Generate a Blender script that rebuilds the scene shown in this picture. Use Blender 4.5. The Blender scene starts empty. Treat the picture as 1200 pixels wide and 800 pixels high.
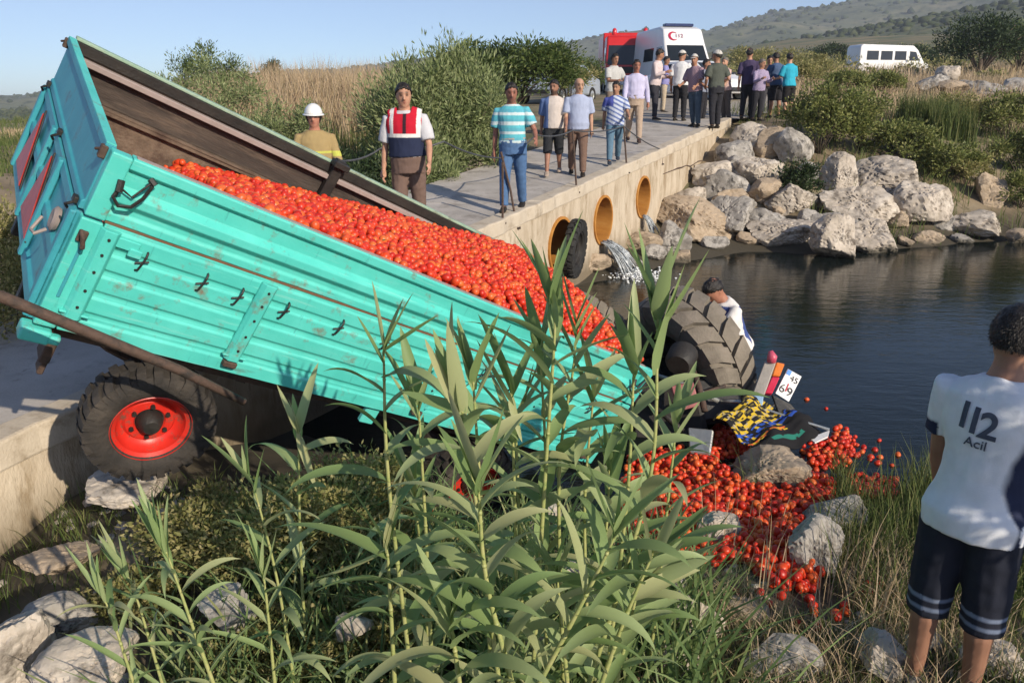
import bpy, bmesh, math, random
import numpy as np
from mathutils import Vector, Matrix, Euler, noise
from mathutils.bvhtree import BVHTree
random.seed(7)
rng = np.random.default_rng(7)
sc = bpy.context.scene
COL = sc.collection

# ------------------------------------------------------------------ camera, sky, sun, exposure
F_PX, PITCH = 920.0, math.atan(282 / 920.0)
cam_d = bpy.data.cameras.new('camera')
cam_d.sensor_width = 36
cam_d.lens = F_PX / 1200 * 36
cam_d.clip_end = 9000
cam_d.clip_start = 0.05
cam = bpy.data.objects.new('camera', cam_d)
COL.objects.link(cam)
cam.rotation_euler = (math.pi / 2 - PITCH, 0, 0)
sc.camera = cam
SUN = Vector((.58, -.70, .42)).normalized()
world = bpy.data.worlds.new('World')
sc.world = world
world.use_nodes = True
wn = world.node_tree
sky = wn.nodes.new('ShaderNodeTexSky')
sky.sky_type = 'NISHITA'
sky.sun_disc = False
sky.sun_elevation = math.asin(SUN.z)
sky.sun_rotation = math.atan2(SUN.x, SUN.y)
sky.air_density = .6
sky.dust_density = .6
sky.ozone_density = 2.6
wn.nodes['Background'].inputs['Strength'].default_value = .15
wn.links.new(sky.outputs[0], wn.nodes['Background'].inputs[0])
sun_d = bpy.data.lights.new('sun', 'SUN')
sun_d.energy = 5.0
sun_d.angle = math.radians(.5)
sun_d.color = (1, .88, .71)
sun = bpy.data.objects.new('sun', sun_d)
COL.objects.link(sun)
sun.rotation_euler = (-SUN).to_track_quat('-Z', 'Y').to_euler()
sc.view_settings.view_transform = 'Standard'
sc.view_settings.look = 'None'
sc.view_settings.exposure = .20
sc.view_settings.gamma = 1
sc.cycles.max_bounces = 6
sc.cycles.transparent_max_bounces = 6

# ------------------------------------------------------------------ helpers
CP, SP = math.cos(PITCH), math.sin(PITCH)
def ray(u, v):
    a, b = (u - 600) / F_PX, (400 - v) / F_PX
    return Vector((a, CP + b * SP, -SP + b * CP))
def at(u, v, y):
    r = ray(u, v)
    return r * (y / r.y)
def hit_plane(u, v, p, n):
    r = ray(u, v)
    return r * (Vector(p).dot(n) / r.dot(n))

class MB:
    def __init__(s): s.v, s.f = [], []
    def add(s, vs, fs, M=None):
        o = len(s.v)
        s.v += [tuple(M @ Vector(p)) if M is not None else tuple(p) for p in vs]
        s.f += [tuple(i + o for i in f) for f in fs]
        return s
    def box(s, c, d, M=None):
        x, y, z = (k / 2 for k in d)
        vs = [(c[0] + a * x, c[1] + b * y, c[2] + e * z) for a in (-1, 1) for b in (-1, 1) for e in (-1, 1)]
        return s.add(vs, [(0, 1, 3, 2), (4, 6, 7, 5), (0, 4, 5, 1), (2, 3, 7, 6), (0, 2, 6, 4), (1, 5, 7, 3)], M)
    def loft(s, rings, n=10, M=None):
        """rings: (centre, vector u, vector v); closed with caps"""
        vs, fs = [], []
        for c, a, b in rings:
            c, a, b = Vector(c), Vector(a), Vector(b)
            for k in range(n):
                t = 2 * math.pi * k / n
                vs.append(c + a * math.cos(t) + b * math.sin(t))
        m = len(rings)
        for i in range(m - 1):
            for k in range(n):
                k2 = (k + 1) % n
                fs.append((i * n + k, i * n + k2, (i + 1) * n + k2, (i + 1) * n + k))
        fs.append(tuple(range(n - 1, -1, -1)))
        fs.append(tuple((m - 1) * n + k for k in range(n)))
        return s.add(vs, fs, M)
    def tube(s, pts, r, n=8, M=None):
        pts = [Vector(p) for p in pts]
        if not hasattr(r, '__len__'): r = [r] * len(pts)
        rings, up = [], None
        for i, p in enumerate(pts):
            t = (pts[min(i + 1, len(pts) - 1)] - pts[max(i - 1, 0)])
            t.normalize()
            if up is None:
                up = Vector((0, 0, 1)) if abs(t.z) < .9 else Vector((1, 0, 0))
            a = t.cross(up)
            if a.length < 1e-4: a = t.cross(Vector((.3, .9, .1)))
            a.normalize()
            b = a.cross(t).normalized()
            up = b
            ri = r[i]
            if hasattr(ri, '__len__'): rings.append((p, a * ri[0], b * ri[1]))
            else: rings.append((p, a * ri, b * ri))
        return s.loft(rings, n, M)
    def lathe(s, prof, n=24, M=None):
        """prof: (radius, height along local z); closed loop of revolution"""
        vs, fs, m = [], [], len(prof)
        for r, h in prof:
            for k in range(n):
                t = 2 * math.pi * k / n
                vs.append((r * math.cos(t), r * math.sin(t), h))
        for i in range(m):
            j = (i + 1) % m
            for k in range(n):
                k2 = (k + 1) % n
                fs.append((i * n + k, i * n + k2, j * n + k2, j * n + k))
        return s.add(vs, fs, M)
    def prism(s, poly, h, M=None):
        """poly in local xy extruded from z=0 to z=h"""
        n = len(poly)
        vs = [(p[0], p[1], 0) for p in poly] + [(p[0], p[1], h) for p in poly]
        fs = [tuple(range(n - 1, -1, -1)), tuple(range(n, 2 * n))]
        fs += [(k, (k + 1) % n, (k + 1) % n + n, k + n) for k in range(n)]
        return s.add(vs, fs, M)
    def mesh(s, name, smooth=False):
        me = bpy.data.meshes.new(name)
        me.from_pydata(s.v, [], s.f)
        if smooth: me.shade_smooth()
        me.update()
        return me

def link(name, me, m=None, parent=None):
    o = bpy.data.objects.new(name, me)
    COL.objects.link(o)
    if m is not None and me is not None:
        me.materials.clear(); me.materials.append(m)
    if parent is not None: o.parent = parent
    return o
def build(name, mb, m, parent=None, smooth=False, bevel=0, segs=1, auto=None):
    me = mb.mesh(name, smooth)
    bm = bmesh.new(); bm.from_mesh(me)
    bmesh.ops.recalc_face_normals(bm, faces=bm.faces)
    bm.to_mesh(me); bm.free()
    o = link(name, me, m, parent)
    if auto is not None:
        me.shade_smooth(); me.set_sharp_from_angle(angle=math.radians(auto))
    if bevel:
        b = o.modifiers.new('bevel', 'BEVEL'); b.width = bevel; b.segments = segs; b.limit_method = 'ANGLE'
        b.angle_limit = math.radians(30)
    return o
def np_mesh(name, verts, quads=None, tris=None, smooth=False):
    me = bpy.data.meshes.new(name)
    nq = 0 if quads is None else len(quads)
    nt = 0 if tris is None else len(tris)
    me.vertices.add(len(verts))
    me.vertices.foreach_set('co', np.asarray(verts, np.float32).ravel())
    li = []
    if nq: li.append(np.asarray(quads, np.int32).ravel())
    if nt: li.append(np.asarray(tris, np.int32).ravel())
    li = np.concatenate(li)
    me.loops.add(len(li)); me.loops.foreach_set('vertex_index', li)
    st = np.concatenate([np.arange(nq) * 4, nq * 4 + np.arange(nt) * 3]).astype(np.int32)
    me.polygons.add(nq + nt); me.polygons.foreach_set('loop_start', st)
    me.update(calc_edges=True)
    if smooth: me.shade_smooth()
    return me
def tag(o, label=None, cat=None, group=None, kind=None):
    for k, v in (('label', label), ('category', cat), ('group', group), ('kind', kind)):
        if v: o[k] = v
    return o
def thing(name, label, cat, loc=(0, 0, 0), rz=0, group=None):
    o = bpy.data.objects.new(name, None)
    COL.objects.link(o)
    o.empty_display_size = .1
    o.location = loc; o.rotation_euler = (0, 0, rz)
    return tag(o, label, cat, group)
def copy_tree(o, parent=None):
    c = o.copy(); COL.objects.link(c)
    if parent is not None: c.parent = parent
    for ch in list(o.children): copy_tree(ch, c)
    return c

# ------------------------------------------------------------------ materials
def N(t, k, **kw):
    n = t.nodes.new(k)
    for a, b in kw.items():
        if a in n.inputs: n.inputs[a].default_value = b
        else: setattr(n, a, b)
    return n
def new_mat(name):
    m = bpy.data.materials.new(name); m.use_nodes = True
    return m, m.node_tree, m.node_tree.nodes['Principled BSDF']
def c4(c): return (c[0], c[1], c[2], 1)
def mat(name, cols, scale=6, rough=.7, bump=.15, bscale=60, metal=0, detail=6, stain=None, stain_amt=.5, stain_scale=3, spec=.5, stretch=(1, 1, 1), coord='Object'):
    """cols: colours spread over an fBM noise; stain: a wear colour with its own shape"""
    m, t, p = new_mat(name)
    tc = N(t, 'ShaderNodeTexCoord')
    mp = N(t, 'ShaderNodeMapping'); mp.inputs['Scale'].default_value = stretch
    t.links.new(tc.outputs[coord], mp.inputs[0])
    n1 = N(t, 'ShaderNodeTexNoise', Scale=scale, Detail=detail, Roughness=.62)
    t.links.new(mp.outputs[0], n1.inputs['Vector'])
    r = N(t, 'ShaderNodeValToRGB')
    e = r.color_ramp.elements
    lo, hi = .32, .68
    e[0].position, e[1].position = lo, hi
    e[0].color = c4(cols[0]); e[1].color = c4(cols[-1])
    for i in range(1, len(cols) - 1):
        q = e.new(lo + (hi - lo) * i / (len(cols) - 1)); q.color = c4(cols[i])
    t.links.new(n1.outputs[0], r.inputs[0])
    out = r.outputs[0]
    if stain is not None:
        n3 = N(t, 'ShaderNodeTexNoise', Scale=stain_scale, Detail=8, Roughness=.7)
        t.links.new(mp.outputs[0], n3.inputs['Vector'])
        r3 = N(t, 'ShaderNodeValToRGB')
        r3.color_ramp.elements[0].position = 1 - stain_amt - .05
        r3.color_ramp.elements[1].position = min(1, 1 - stain_amt + .1)
        t.links.new(n3.outputs[0], r3.inputs[0])
        mx = N(t, 'ShaderNodeMix', data_type='RGBA')
        t.links.new(r3.outputs[0], mx.inputs[0]); t.links.new(out, mx.inputs[6]); mx.inputs[7].default_value = c4(stain)
        out = mx.outputs[2]
    t.links.new(out, p.inputs['Base Color'])
    p.inputs['Roughness'].default_value = rough
    p.inputs['Metallic'].default_value = metal
    p.inputs['Specular IOR Level'].default_value = spec
    if bump:
        n2 = N(t, 'ShaderNodeTexNoise', Scale=bscale, Detail=5)
        t.links.new(mp.outputs[0], n2.inputs['Vector'])
        b = N(t, 'ShaderNodeBump', Strength=bump, Distance=.02)
        t.links.new(n2.outputs[0], b.inputs['Height']); t.links.new(b.outputs[0], p.inputs['Normal'])
    return m
def leaf_mat(name, cols, transl=.35, rough=.55, obj_random=False, spec=.35):
    m, t, p = new_mat(name)
    if obj_random:
        g = N(t, 'ShaderNodeObjectInfo'); src = g.outputs['Random']
    else:
        g = N(t, 'ShaderNodeNewGeometry'); src = g.outputs['Random Per Island']
    r = N(t, 'ShaderNodeValToRGB'); e = r.color_ramp.elements
    e[0].color = c4(cols[0]); e[1].color = c4(cols[-1])
    for i in range(1, len(cols) - 1):
        q = e.new(i / (len(cols) - 1)); q.color = c4(cols[i])
    t.links.new(src, r.inputs[0])
    t.links.new(r.outputs[0], p.inputs['Base Color'])
    p.inputs['Roughness'].default_value = rough
    p.inputs['Specular IOR Level'].default_value = spec
    if transl:
        tr = N(t, 'ShaderNodeBsdfTranslucent'); t.links.new(r.outputs[0], tr.inputs[0])
        mx = N(t, 'ShaderNodeMixShader'); mx.inputs[0].default_value = transl
        t.links.new(p.outputs[0], mx.inputs[1]); t.links.new(tr.outputs[0], mx.inputs[2])
        t.links.new(mx.outputs[0], t.nodes['Material Output'].inputs[0])
    return m
def attr_mat(name, rough=.8, bump=.25, bscale=220, spec=.3, sss=0):
    m, t, p = new_mat(name)
    a = N(t, 'ShaderNodeVertexColor', layer_name='Col')
    n = N(t, 'ShaderNodeTexNoise', Scale=14, Detail=5)
    tc = N(t, 'ShaderNodeTexCoord'); t.links.new(tc.outputs['Object'], n.inputs['Vector'])
    h = N(t, 'ShaderNodeMapRange'); h.inputs[3].default_value = .82; h.inputs[4].default_value = 1.15
    t.links.new(n.outputs[0], h.inputs[0])
    mx = N(t, 'ShaderNodeMix', data_type='RGBA', blend_type='MULTIPLY'); mx.inputs[0].default_value = 1
    t.links.new(a.outputs[0], mx.inputs[6]); t.links.new(h.outputs[0], mx.inputs[7])
    t.links.new(mx.outputs[2], p.inputs['Base Color'])
    p.inputs['Roughness'].default_value = rough; p.inputs['Specular IOR Level'].default_value = spec
    if sss:
        p.inputs['Subsurface Weight'].default_value = sss; p.inputs['Subsurface Radius'].default_value = (.01, .004, .002)
    b = N(t, 'ShaderNodeBump', Strength=bump, Distance=.004)
    n2 = N(t, 'ShaderNodeTexNoise', Scale=bscale, Detail=3); t.links.new(tc.outputs['Object'], n2.inputs['Vector'])
    t.links.new(n2.outputs[0], b.inputs['Height']); t.links.new(b.outputs[0], p.inputs['Normal'])
    return m

M = {}
M['teal'] = mat('teal_paint', [(.07, .50, .44), (.085, .55, .48), (.11, .60, .53)], scale=3, rough=.42, bump=.06, bscale=25, stain=(.20, .15, .10), stain_amt=.385, stain_scale=9, stretch=(1, 1, 1))
M['teal_shaded'] = mat('shaded_teal_paint', [(.035, .26, .32), (.045, .31, .37), (.06, .36, .40)], scale=3, rough=.5, bump=.08, bscale=25, stain=(.09, .14, .17), stain_amt=.40, stain_scale=6)  # the side paint again, its bluish shade put into the colour
def wear(m, col, scale, stretch, thr):
    t = m.node_tree; p = t.nodes['Principled BSDF']; src = p.inputs['Base Color'].links[0].from_socket
    tc = N(t, 'ShaderNodeTexCoord'); mp = N(t, 'ShaderNodeMapping'); mp.inputs['Scale'].default_value = stretch
    t.links.new(tc.outputs['Object'], mp.inputs[0])
    n = N(t, 'ShaderNodeTexNoise', Scale=scale, Detail=10, Roughness=.75); t.links.new(mp.outputs[0], n.inputs['Vector'])
    r = N(t, 'ShaderNodeValToRGB'); r.color_ramp.elements[0].position = thr; r.color_ramp.elements[1].position = thr + .09; t.links.new(n.outputs[0], r.inputs[0])
    mx = N(t, 'ShaderNodeMix', data_type='RGBA'); t.links.new(r.outputs[0], mx.inputs[0]); t.links.new(src, mx.inputs[6]); mx.inputs[7].default_value = c4(col)
    t.links.new(mx.outputs[2], p.inputs['Base Color'])
wear(M['teal'], (.05, .33, .30), 5, (5, 5, .6), .60)
wear(M['teal'], (.17, .60, .53), 4, (.5, 4, 9), .565)
wear(M['teal'], (.14, .09, .055), 24, (1, 1, 1), .665)
wear(M['teal'], (.10, .20, .17), 1.6, (1, 2, 5), .63)
wear(M['teal_shaded'], (.05, .25, .30), 5, (5, 5, .6), .58)
wear(M['teal_shaded'], (.12, .08, .05), 20, (1, 1, 1), .68)
M['rust_edge'] = mat('rusty_edge', [(.20, .10, .05), (.13, .08, .05)], scale=20, rough=.85)
M['inner_board'] = mat('inner_board', [(.035, .027, .023), (.06, .046, .038), (.10, .076, .06)], scale=5, rough=.85, bump=.3, bscale=40, stretch=(.35, 2, 2), stain=(.13, .095, .07), stain_amt=.42, stain_scale=6)
M['inner_dirt'] = mat('inner_dirt', [(.10, .068, .048), (.155, .11, .078), (.20, .145, .105)], scale=9, rough=.9, bump=.4, bscale=50, stain=(.07, .04, .03), stain_amt=.42)
M['worn_edge'] = mat('worn_edge', [(.28, .23, .21), (.36, .29, .27)], scale=9, rough=.75)
M['pale_green'] = mat('pale_green_rim', [(.22, .36, .25), (.32, .44, .33), (.18, .2, .15)], scale=6, rough=.6)
M['dark_metal'] = mat('dark_metal', [(.012, .011, .01), (.03, .026, .022)], scale=10, rough=.6, bump=.2)
M['rusty'] = mat('rusty_metal', [(.05, .032, .024), (.09, .055, .04), (.03, .024, .02)], scale=12, rough=.8, bump=.3)
M['red_paint'] = mat('red_paint', [(.56, .02, .012), (.66, .035, .02)], scale=5, rough=.4, bump=.05, stain=(.13, .07, .05), stain_amt=.4, stain_scale=5)
M['reflector'] = mat('red_reflector', [(.36, .03, .02), (.5, .05, .035)], scale=14, rough=.45, bump=.1)
M['chrome'] = mat('old_chrome', [(.4, .42, .4), (.55, .55, .5)], scale=15, rough=.35, metal=.7)
M['tyre'] = mat('tyre_rubber', [(.022, .02, .018), (.045, .038, .032), (.075, .062, .05)], scale=6, rough=.88, bump=.3, bscale=50)
M['tyre_dusty'] = mat('dusty_tyre_rubber', [(.13, .11, .088), (.19, .165, .13), (.24, .205, .165)], scale=5, rough=.92, bump=.3, bscale=50)
M['tyre_black'] = mat('black_tyre_rubber', [(.012, .012, .012), (.03, .029, .027)], scale=6, rough=.8, bump=.2, bscale=50)
M['concrete'] = mat('deck_concrete', [(.36, .33, .295), (.43, .395, .355), (.49, .45, .41)], scale=2.2, rough=.9, bump=.25, bscale=50, stain=(.22, .195, .17), stain_amt=.42, stain_scale=1.6)
M['wall_concrete'] = mat('wall_concrete', [(.38, .305, .215), (.50, .42, .315), (.57, .49, .38)], scale=1.7, rough=.92, bump=.5, bscale=22, stain=(.27, .20, .12), stain_amt=.44, stain_scale=1.4, stretch=(2.6, .8, 1))
M['kerb'] = mat('kerb_concrete', [(.46, .39, .3), (.56, .49, .39)], scale=4, rough=.9, bump=.25, stain=(.3, .24, .17), stain_amt=.4)
M['rust_pipe'] = mat('rust_stained_pipe', [(.30, .12, .02), (.42, .18, .03), (.5, .25, .06)], scale=3, rough=.9, bump=.3, bscale=20, stretch=(1, 1, .3))
M['rock'] = mat('limestone', [(.30, .26, .21), (.48, .42, .35), (.60, .54, .46)], scale=2.6, rough=.95, bump=.7, bscale=14, detail=10, stain=(.15, .125, .10), stain_amt=.45, stain_scale=4)
M['rock_grey'] = mat('grey_limestone', [(.19, .175, .16), (.36, .335, .30), (.48, .45, .41)], scale=3, rough=.95, bump=.7, bscale=14, detail=10, stain=(.09, .083, .075), stain_amt=.46, stain_scale=4)
M['rock_tan'] = mat('tan_stone', [(.30, .225, .15), (.42, .33, .235), (.52, .43, .33)], scale=3, rough=.95, bump=.7, bscale=16, stain=(.14, .10, .06), stain_amt=.45, stain_scale=3, stretch=(1, 1, 2))
M['glass'] = mat('dark_glass', [(.012, .016, .02), (.02, .025, .03)], scale=1, rough=.08, bump=0)
M['white_paint'] = mat('white_paint', [(.72, .72, .72), (.79, .79, .79)], scale=2, rough=.3, bump=.02)
M['red_truck'] = mat('red_truck_paint', [(.5, .015, .015), (.6, .02, .02)], scale=2, rough=.3, bump=.02)
M['silver'] = mat('silver_paint', [(.36, .41, .47), (.46, .5, .56)], scale=2, rough=.3, metal=.3, bump=.02)
M['black_plastic'] = mat('black_plastic', [(.015, .015, .016), (.03, .03, .03)], scale=8, rough=.5)
M['lamp'] = mat('lamp_lens', [(.6, .62, .62), (.72, .72, .7)], scale=10, rough=.15)
M['skin'] = attr_mat('skin', rough=.55, bump=.08, bscale=300, spec=.4, sss=.05)
M['cloth'] = attr_mat('cloth', rough=.88, bump=.3)
M['leather'] = attr_mat('shoe_leather', rough=.5, bump=.15)
M['hair'] = mat('dark_hair', [(.008, .006, .005), (.02, .015, .012)], scale=40, rough=.5, bump=.5, bscale=150, stretch=(1, 1, .3))
M['hair_grey'] = mat('grey_hair', [(.12, .1, .085), (.22, .19, .165)], scale=40, rough=.6, bump=.5, bscale=150)
M['cable'] = mat('steel_cable', [(.05, .055, .065), (.10, .105, .115)], scale=30, rough=.6, metal=.3)
M['tomato'] = leaf_mat('tomato_skin', [(.46, .016, .007), (.60, .035, .012), (.66, .055, .014), (.70, .15, .03), (.55, .024, .009)], transl=0, rough=.40, spec=.45)
M['tomato_one'] = leaf_mat('tomato_skin_single', [(.46, .016, .007), (.60, .035, .012), (.66, .055, .014), (.68, .12, .025), (.55, .024, .009)], transl=0, rough=.40, obj_random=True, spec=.5)
M['reed'] = leaf_mat('reed_leaf', [(.21, .31, .115), (.27, .37, .145), (.335, .425, .19), (.40, .46, .225), (.45, .45, .23)], transl=.38, obj_random=True, rough=.5)
M['reed_dark'] = leaf_mat('undergrowth_leaf', [(.09, .15, .05), (.14, .21, .07), (.20, .27, .10), (.29, .30, .13)], transl=.3)
M['reed_stem'] = mat('reed_stem', [(.22, .28, .09), (.34, .36, .13), (.40, .38, .17)], scale=5, rough=.5, bump=.1, stretch=(1, 1, 6))
M['olive_leaf'] = leaf_mat('olive_leaf', [(.15, .17, .055), (.25, .25, .085), (.36, .33, .13), (.48, .41, .20)], transl=.4)
M['willow'] = leaf_mat('willow_leaf', [(.14, .185, .07), (.20, .25, .10), (.265, .31, .135), (.33, .36, .18)], transl=.3)
M['tree_leaf'] = leaf_mat('tree_leaf', [(.05, .085, .022), (.075, .115, .03), (.11, .155, .04), (.15, .18, .05)], transl=.3)
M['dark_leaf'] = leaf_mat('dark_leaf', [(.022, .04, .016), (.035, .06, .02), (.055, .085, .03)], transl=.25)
M['shrub_leaf'] = leaf_mat('shrub_leaf', [(.10, .13, .032), (.16, .19, .05), (.22, .245, .075), (.31, .30, .11)], transl=.3)
M['dry_grass'] = leaf_mat('dry_grass', [(.38, .27, .16), (.48, .36, .23), (.56, .44, .30), (.33, .27, .14)], transl=.2, rough=.8)
M['green_grass'] = leaf_mat('green_grass', [(.055, .09, .022), (.095, .135, .035), (.14, .18, .05), (.22, .21, .085)], transl=.3, rough=.7)
M['bark'] = mat('bark', [(.08, .06, .045), (.16, .125, .095)], scale=10, rough=.95, bump=.5)

wear(M['wall_concrete'], (.22, .17, .11), 3, (7, .5, 1), .60)
wear(M['wall_concrete'], (.62, .56, .47), 6, (1, 1, 1), .62)
wear(M['concrete'], (.27, .245, .215), 7, (1, 1, 1), .58)
wear(M['red_paint'], (.20, .09, .065), 12, (1, 1, 1), .53)
wear(M['red_paint'], (.10, .075, .06), 5, (1, 1, 1), .58)
def wet_line(m, z0, z1, col):
    t = m.node_tree; p = t.nodes['Principled BSDF']; src = p.inputs['Base Color'].links[0].from_socket
    ge = N(t, 'ShaderNodeNewGeometry'); sx = N(t, 'ShaderNodeSeparateXYZ'); t.links.new(ge.outputs['Position'], sx.inputs[0])
    n = N(t, 'ShaderNodeTexNoise', Scale=6, Detail=4); t.links.new(ge.outputs['Position'], n.inputs['Vector'])
    ad = N(t, 'ShaderNodeMath', operation='MULTIPLY_ADD'); ad.inputs[1].default_value = -.16; t.links.new(n.outputs[0], ad.inputs[0]); t.links.new(sx.outputs[2], ad.inputs[2])
    mr = N(t, 'ShaderNodeMapRange'); mr.inputs[1].default_value = z0 - .08; mr.inputs[2].default_value = z1 - .08; mr.inputs[3].default_value = .85; mr.inputs[4].default_value = 0
    t.links.new(ad.outputs[0], mr.inputs[0])
    mx = N(t, 'ShaderNodeMix', data_type='RGBA'); t.links.new(mr.outputs[0], mx.inputs[0]); t.links.new(src, mx.inputs[6]); mx.inputs[7].default_value = c4(col)
    t.links.new(mx.outputs[2], p.inputs['Base Color'])
for k_ in ('rock', 'rock_grey', 'rock_tan'): wet_line(M[k_], -2.84, -2.74, (.06, .055, .04))
wet_line(M['wall_concrete'], -2.75, -2.35, (.13, .10, .06))

# ------------------------------------------------------------------ terrain
WATER = -2.9
ANCH = np.array([
 (0,-1.5,-1.75),(3,-1.5,-1.9),(-3,-1.5,-1.9),(-8,-2,-1.9),(8,-2,-1.9),(-30,-20,-2),(30,-20,-2),
 (0,1,-2.1),(2,1,-2.2),(-2,1.2,-2.2),(4,1,-2.2),(7,2,-2.5),
 (1.7,2.6,-2.45),(3.4,5.6,-2.9),(1.5,5.0,-2.8),(2,3.9,-2.65),(.3,3,-2.62),(0,4.5,-2.75),(4,3,-2.5),(6,4,-2.75),(8,5,-2.85),(2.4,5.2,-2.82),(1.9,5.9,-2.94),
 (-1.9,3.9,-2.12),(-2.6,3.9,-2.62),(-3.3,4.2,-2.8),(-3.1,5.0,-2.6),(-2.3,3,-2.82),(-1.2,4.4,-2.5),(-.5,5.5,-2.95),(-1,7,-3.0),(-2,6.6,-2.9),(-1.5,2.6,-2.75),
 (.9,6.8,-3.2),(2,8,-3.6),(5,8,-3.7),(8,10,-3.7),(3,11,-3.6),(1.5,11.6,-3.1),(6,13,-3.5),(12,8,-3.6),(10,14.5,-3.3),(16,10,-3.5),(14,15.5,-3.2),(0,9.5,-3.1),(2.5,13.4,-3.0),(25,14,-3.4),(25,6,-3.0),
 (3.6,15.6,-2.75),(4.4,16.4,-2.7),(6.4,15.6,-2.85),(8.3,16.3,-2.85),(10.2,17.0,-2.88),(11.8,17.4,-2.85),(16,19,-2.8),(26,22,-2.6),
 (5.4,18.5,-1.7),(7.3,18.2,-1.9),(7.6,20.6,-.75),(9.5,18.9,-1.7),(11,21,-1.1),(12.8,20,-1.65),(9.5,23,-.5),(13,25,-.45),(18,24,-1.2),(7.3,24.5,-.45),
 (16.6,32,.25),(19,32,.3),(12,32,.1),(26,34,.3),
 (-4.6,9,-2.35),(-3.2,12.3,-2.3),(-2.0,15,-1.9),(-6.5,8,-2.0),(-6,14,-1.6),(-8.5,12,-1.2),(-10,21,-.75),(-5,24,-.5),(0,24,-.7),(2,22,-.75),(-16,20,-1),(-9,5,-1.9),(-6.8,4.5,-2.15),(-14,10,-1.3),(-30,30,-1.6),(0.2,18.5,-1.4),
 (9,26,-.3),(5.5,24,-.38),(5,30,-.02),(8,40,.5),(0,40,.1),(20,42,.7),(26,70,2.3),(42,80,2.8),(-20,40,-.6),(-40,60,-2),(0,80,.8),(-40,20,-2),(45,25,-.6),
 (60,150,8),(0,150,2),(-100,150,-5),(150,150,13),(100,300,21),(0,300,6),(-250,300,-10),(300,300,25),(0,900,-5),(900,900,-5),(-900,900,-20),(-2500,2500,-40),(2500,2500,-40),(0,3500,-40),(-2000,-1500,-20),(2000,-1500,-20),(400,0,0),(-400,0,-8),(100,-100,-3),(-100,-100,-3)], float)
_P = ANCH[:, :2]
_n = len(_P)
_A = np.zeros((_n + 3, _n + 3))
_A[:_n, :_n] = np.linalg.norm(_P[:, None] - _P[None], axis=2) - 1e-3 * np.eye(_n)
_A[:_n, _n] = 1; _A[:_n, _n + 1:] = _P; _A[_n, :_n] = 1; _A[_n + 1:, :_n] = _P.T
_w = np.linalg.solve(_A, np.concatenate([ANCH[:, 2], [0, 0, 0]]))
def ground_h(x, y):
    x = np.atleast_1d(np.asarray(x, float)); y = np.atleast_1d(np.asarray(y, float))
    out = np.empty(x.size); X = np.stack([x.ravel(), y.ravel()], 1)
    for i in range(0, len(X), 20000):
        d = np.linalg.norm(X[i:i + 20000, None] - _P[None], axis=2)
        out[i:i + 20000] = d @ _w[:_n] + _w[_n] + X[i:i + 20000] @ _w[_n + 1:]
    b = (.035 * np.sin(3.1 * X[:, 0] + 1.3 * np.sin(2.3 * X[:, 1])) * np.sin(2.7 * X[:, 1] + .9) + .02 * np.sin(7.3 * X[:, 0] + 2) * np.sin(6.1 * X[:, 1]))
    return (out + b).reshape(x.shape)
def gz(x, y): return float(ground_h([x], [y])[0])
_T = np.concatenate([np.linspace(1.5, 12, 220), np.linspace(12.05, 60, 320), np.geomspace(60, 600, 150)])
def ground_hit(u, v, water=True):
    r = ray(u, v)
    h = ground_h(_T * r.x, _T * r.y)
    if water: h = np.maximum(h, WATER)
    k = np.nonzero(_T * r.z < h)[0]
    t = _T[k[0]] if len(k) else 60
    return Vector((r.x * t, r.y * t, float(h[k[0]]) if len(k) else r.z * t))

g = np.linspace(-1, 1, 330)
gx = 2.6 * np.sinh(7.1 * g); gy = 6 + 2.6 * np.sinh(7.1 * g)
GX, GY = np.meshgrid(gx, gy)
GZ = ground_h(GX.ravel(), GY.ravel()).reshape(GX.shape)
# keep the soil under the bridge and its approach
DZ = lambda y: .09 * y - 2.44
FE = lambda y: -.11 + .52 * (y - 10.4)
LE = lambda y: -1.42 + .49 * (y - 12.73)
under = (GX > LE(GY) - .05) & (GX < FE(GY) + .05) & (GY > 0) & (GY < 21.8)
GZ = np.where(under, np.minimum(GZ, DZ(GY) - .35), GZ)
k = len(g)
idx = np.arange(k * k).reshape(k, k)
quads = np.stack([idx[:-1, :-1], idx[:-1, 1:], idx[1:, 1:], idx[1:, :-1]], -1).reshape(-1, 4)
me = np_mesh('ground', np.stack([GX, GY, GZ], -1).reshape(-1, 3), quads, smooth=True)
gm = mat('ground_soil', [(.11, .085, .05), (.19, .145, .09), (.27, .21, .135), (.33, .27, .18)], scale=.9, rough=.95, bump=.8, bscale=7, detail=12, stain=(.085, .10, .035), stain_amt=.45, stain_scale=.35)
t_ = gm.node_tree; pb = t_.nodes['Principled BSDF']; src = pb.inputs['Base Color'].links[0].from_socket
ge = N(t_, 'ShaderNodeNewGeometry'); sx = N(t_, 'ShaderNodeSeparateXYZ'); t_.links.new(ge.outputs['Position'], sx.inputs[0])
mr = N(t_, 'ShaderNodeMapRange'); mr.inputs[1].default_value = -2.75; mr.inputs[2].default_value = -2.2; mr.inputs[3].default_value = 1; mr.inputs[4].default_value = 0; t_.links.new(sx.outputs[2], mr.inputs[0])
far_ = N(t_, 'ShaderNodeMapRange'); far_.inputs[1].default_value = 26; far_.inputs[2].default_value = 60; t_.links.new(sx.outputs[1], far_.inputs[0])
gn = N(t_, 'ShaderNodeTexNoise', Scale=.09, Detail=9, Roughness=.7); t_.links.new(ge.outputs['Position'], gn.inputs['Vector'])
gr = N(t_, 'ShaderNodeValToRGB'); gr.color_ramp.elements[0].position = .4; gr.color_ramp.elements[1].position = .66
gr.color_ramp.elements[0].color = (.075, .095, .032, 1); gr.color_ramp.elements[1].color = (.24, .18, .09, 1); t_.links.new(gn.outputs[0], gr.inputs[0])
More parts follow.
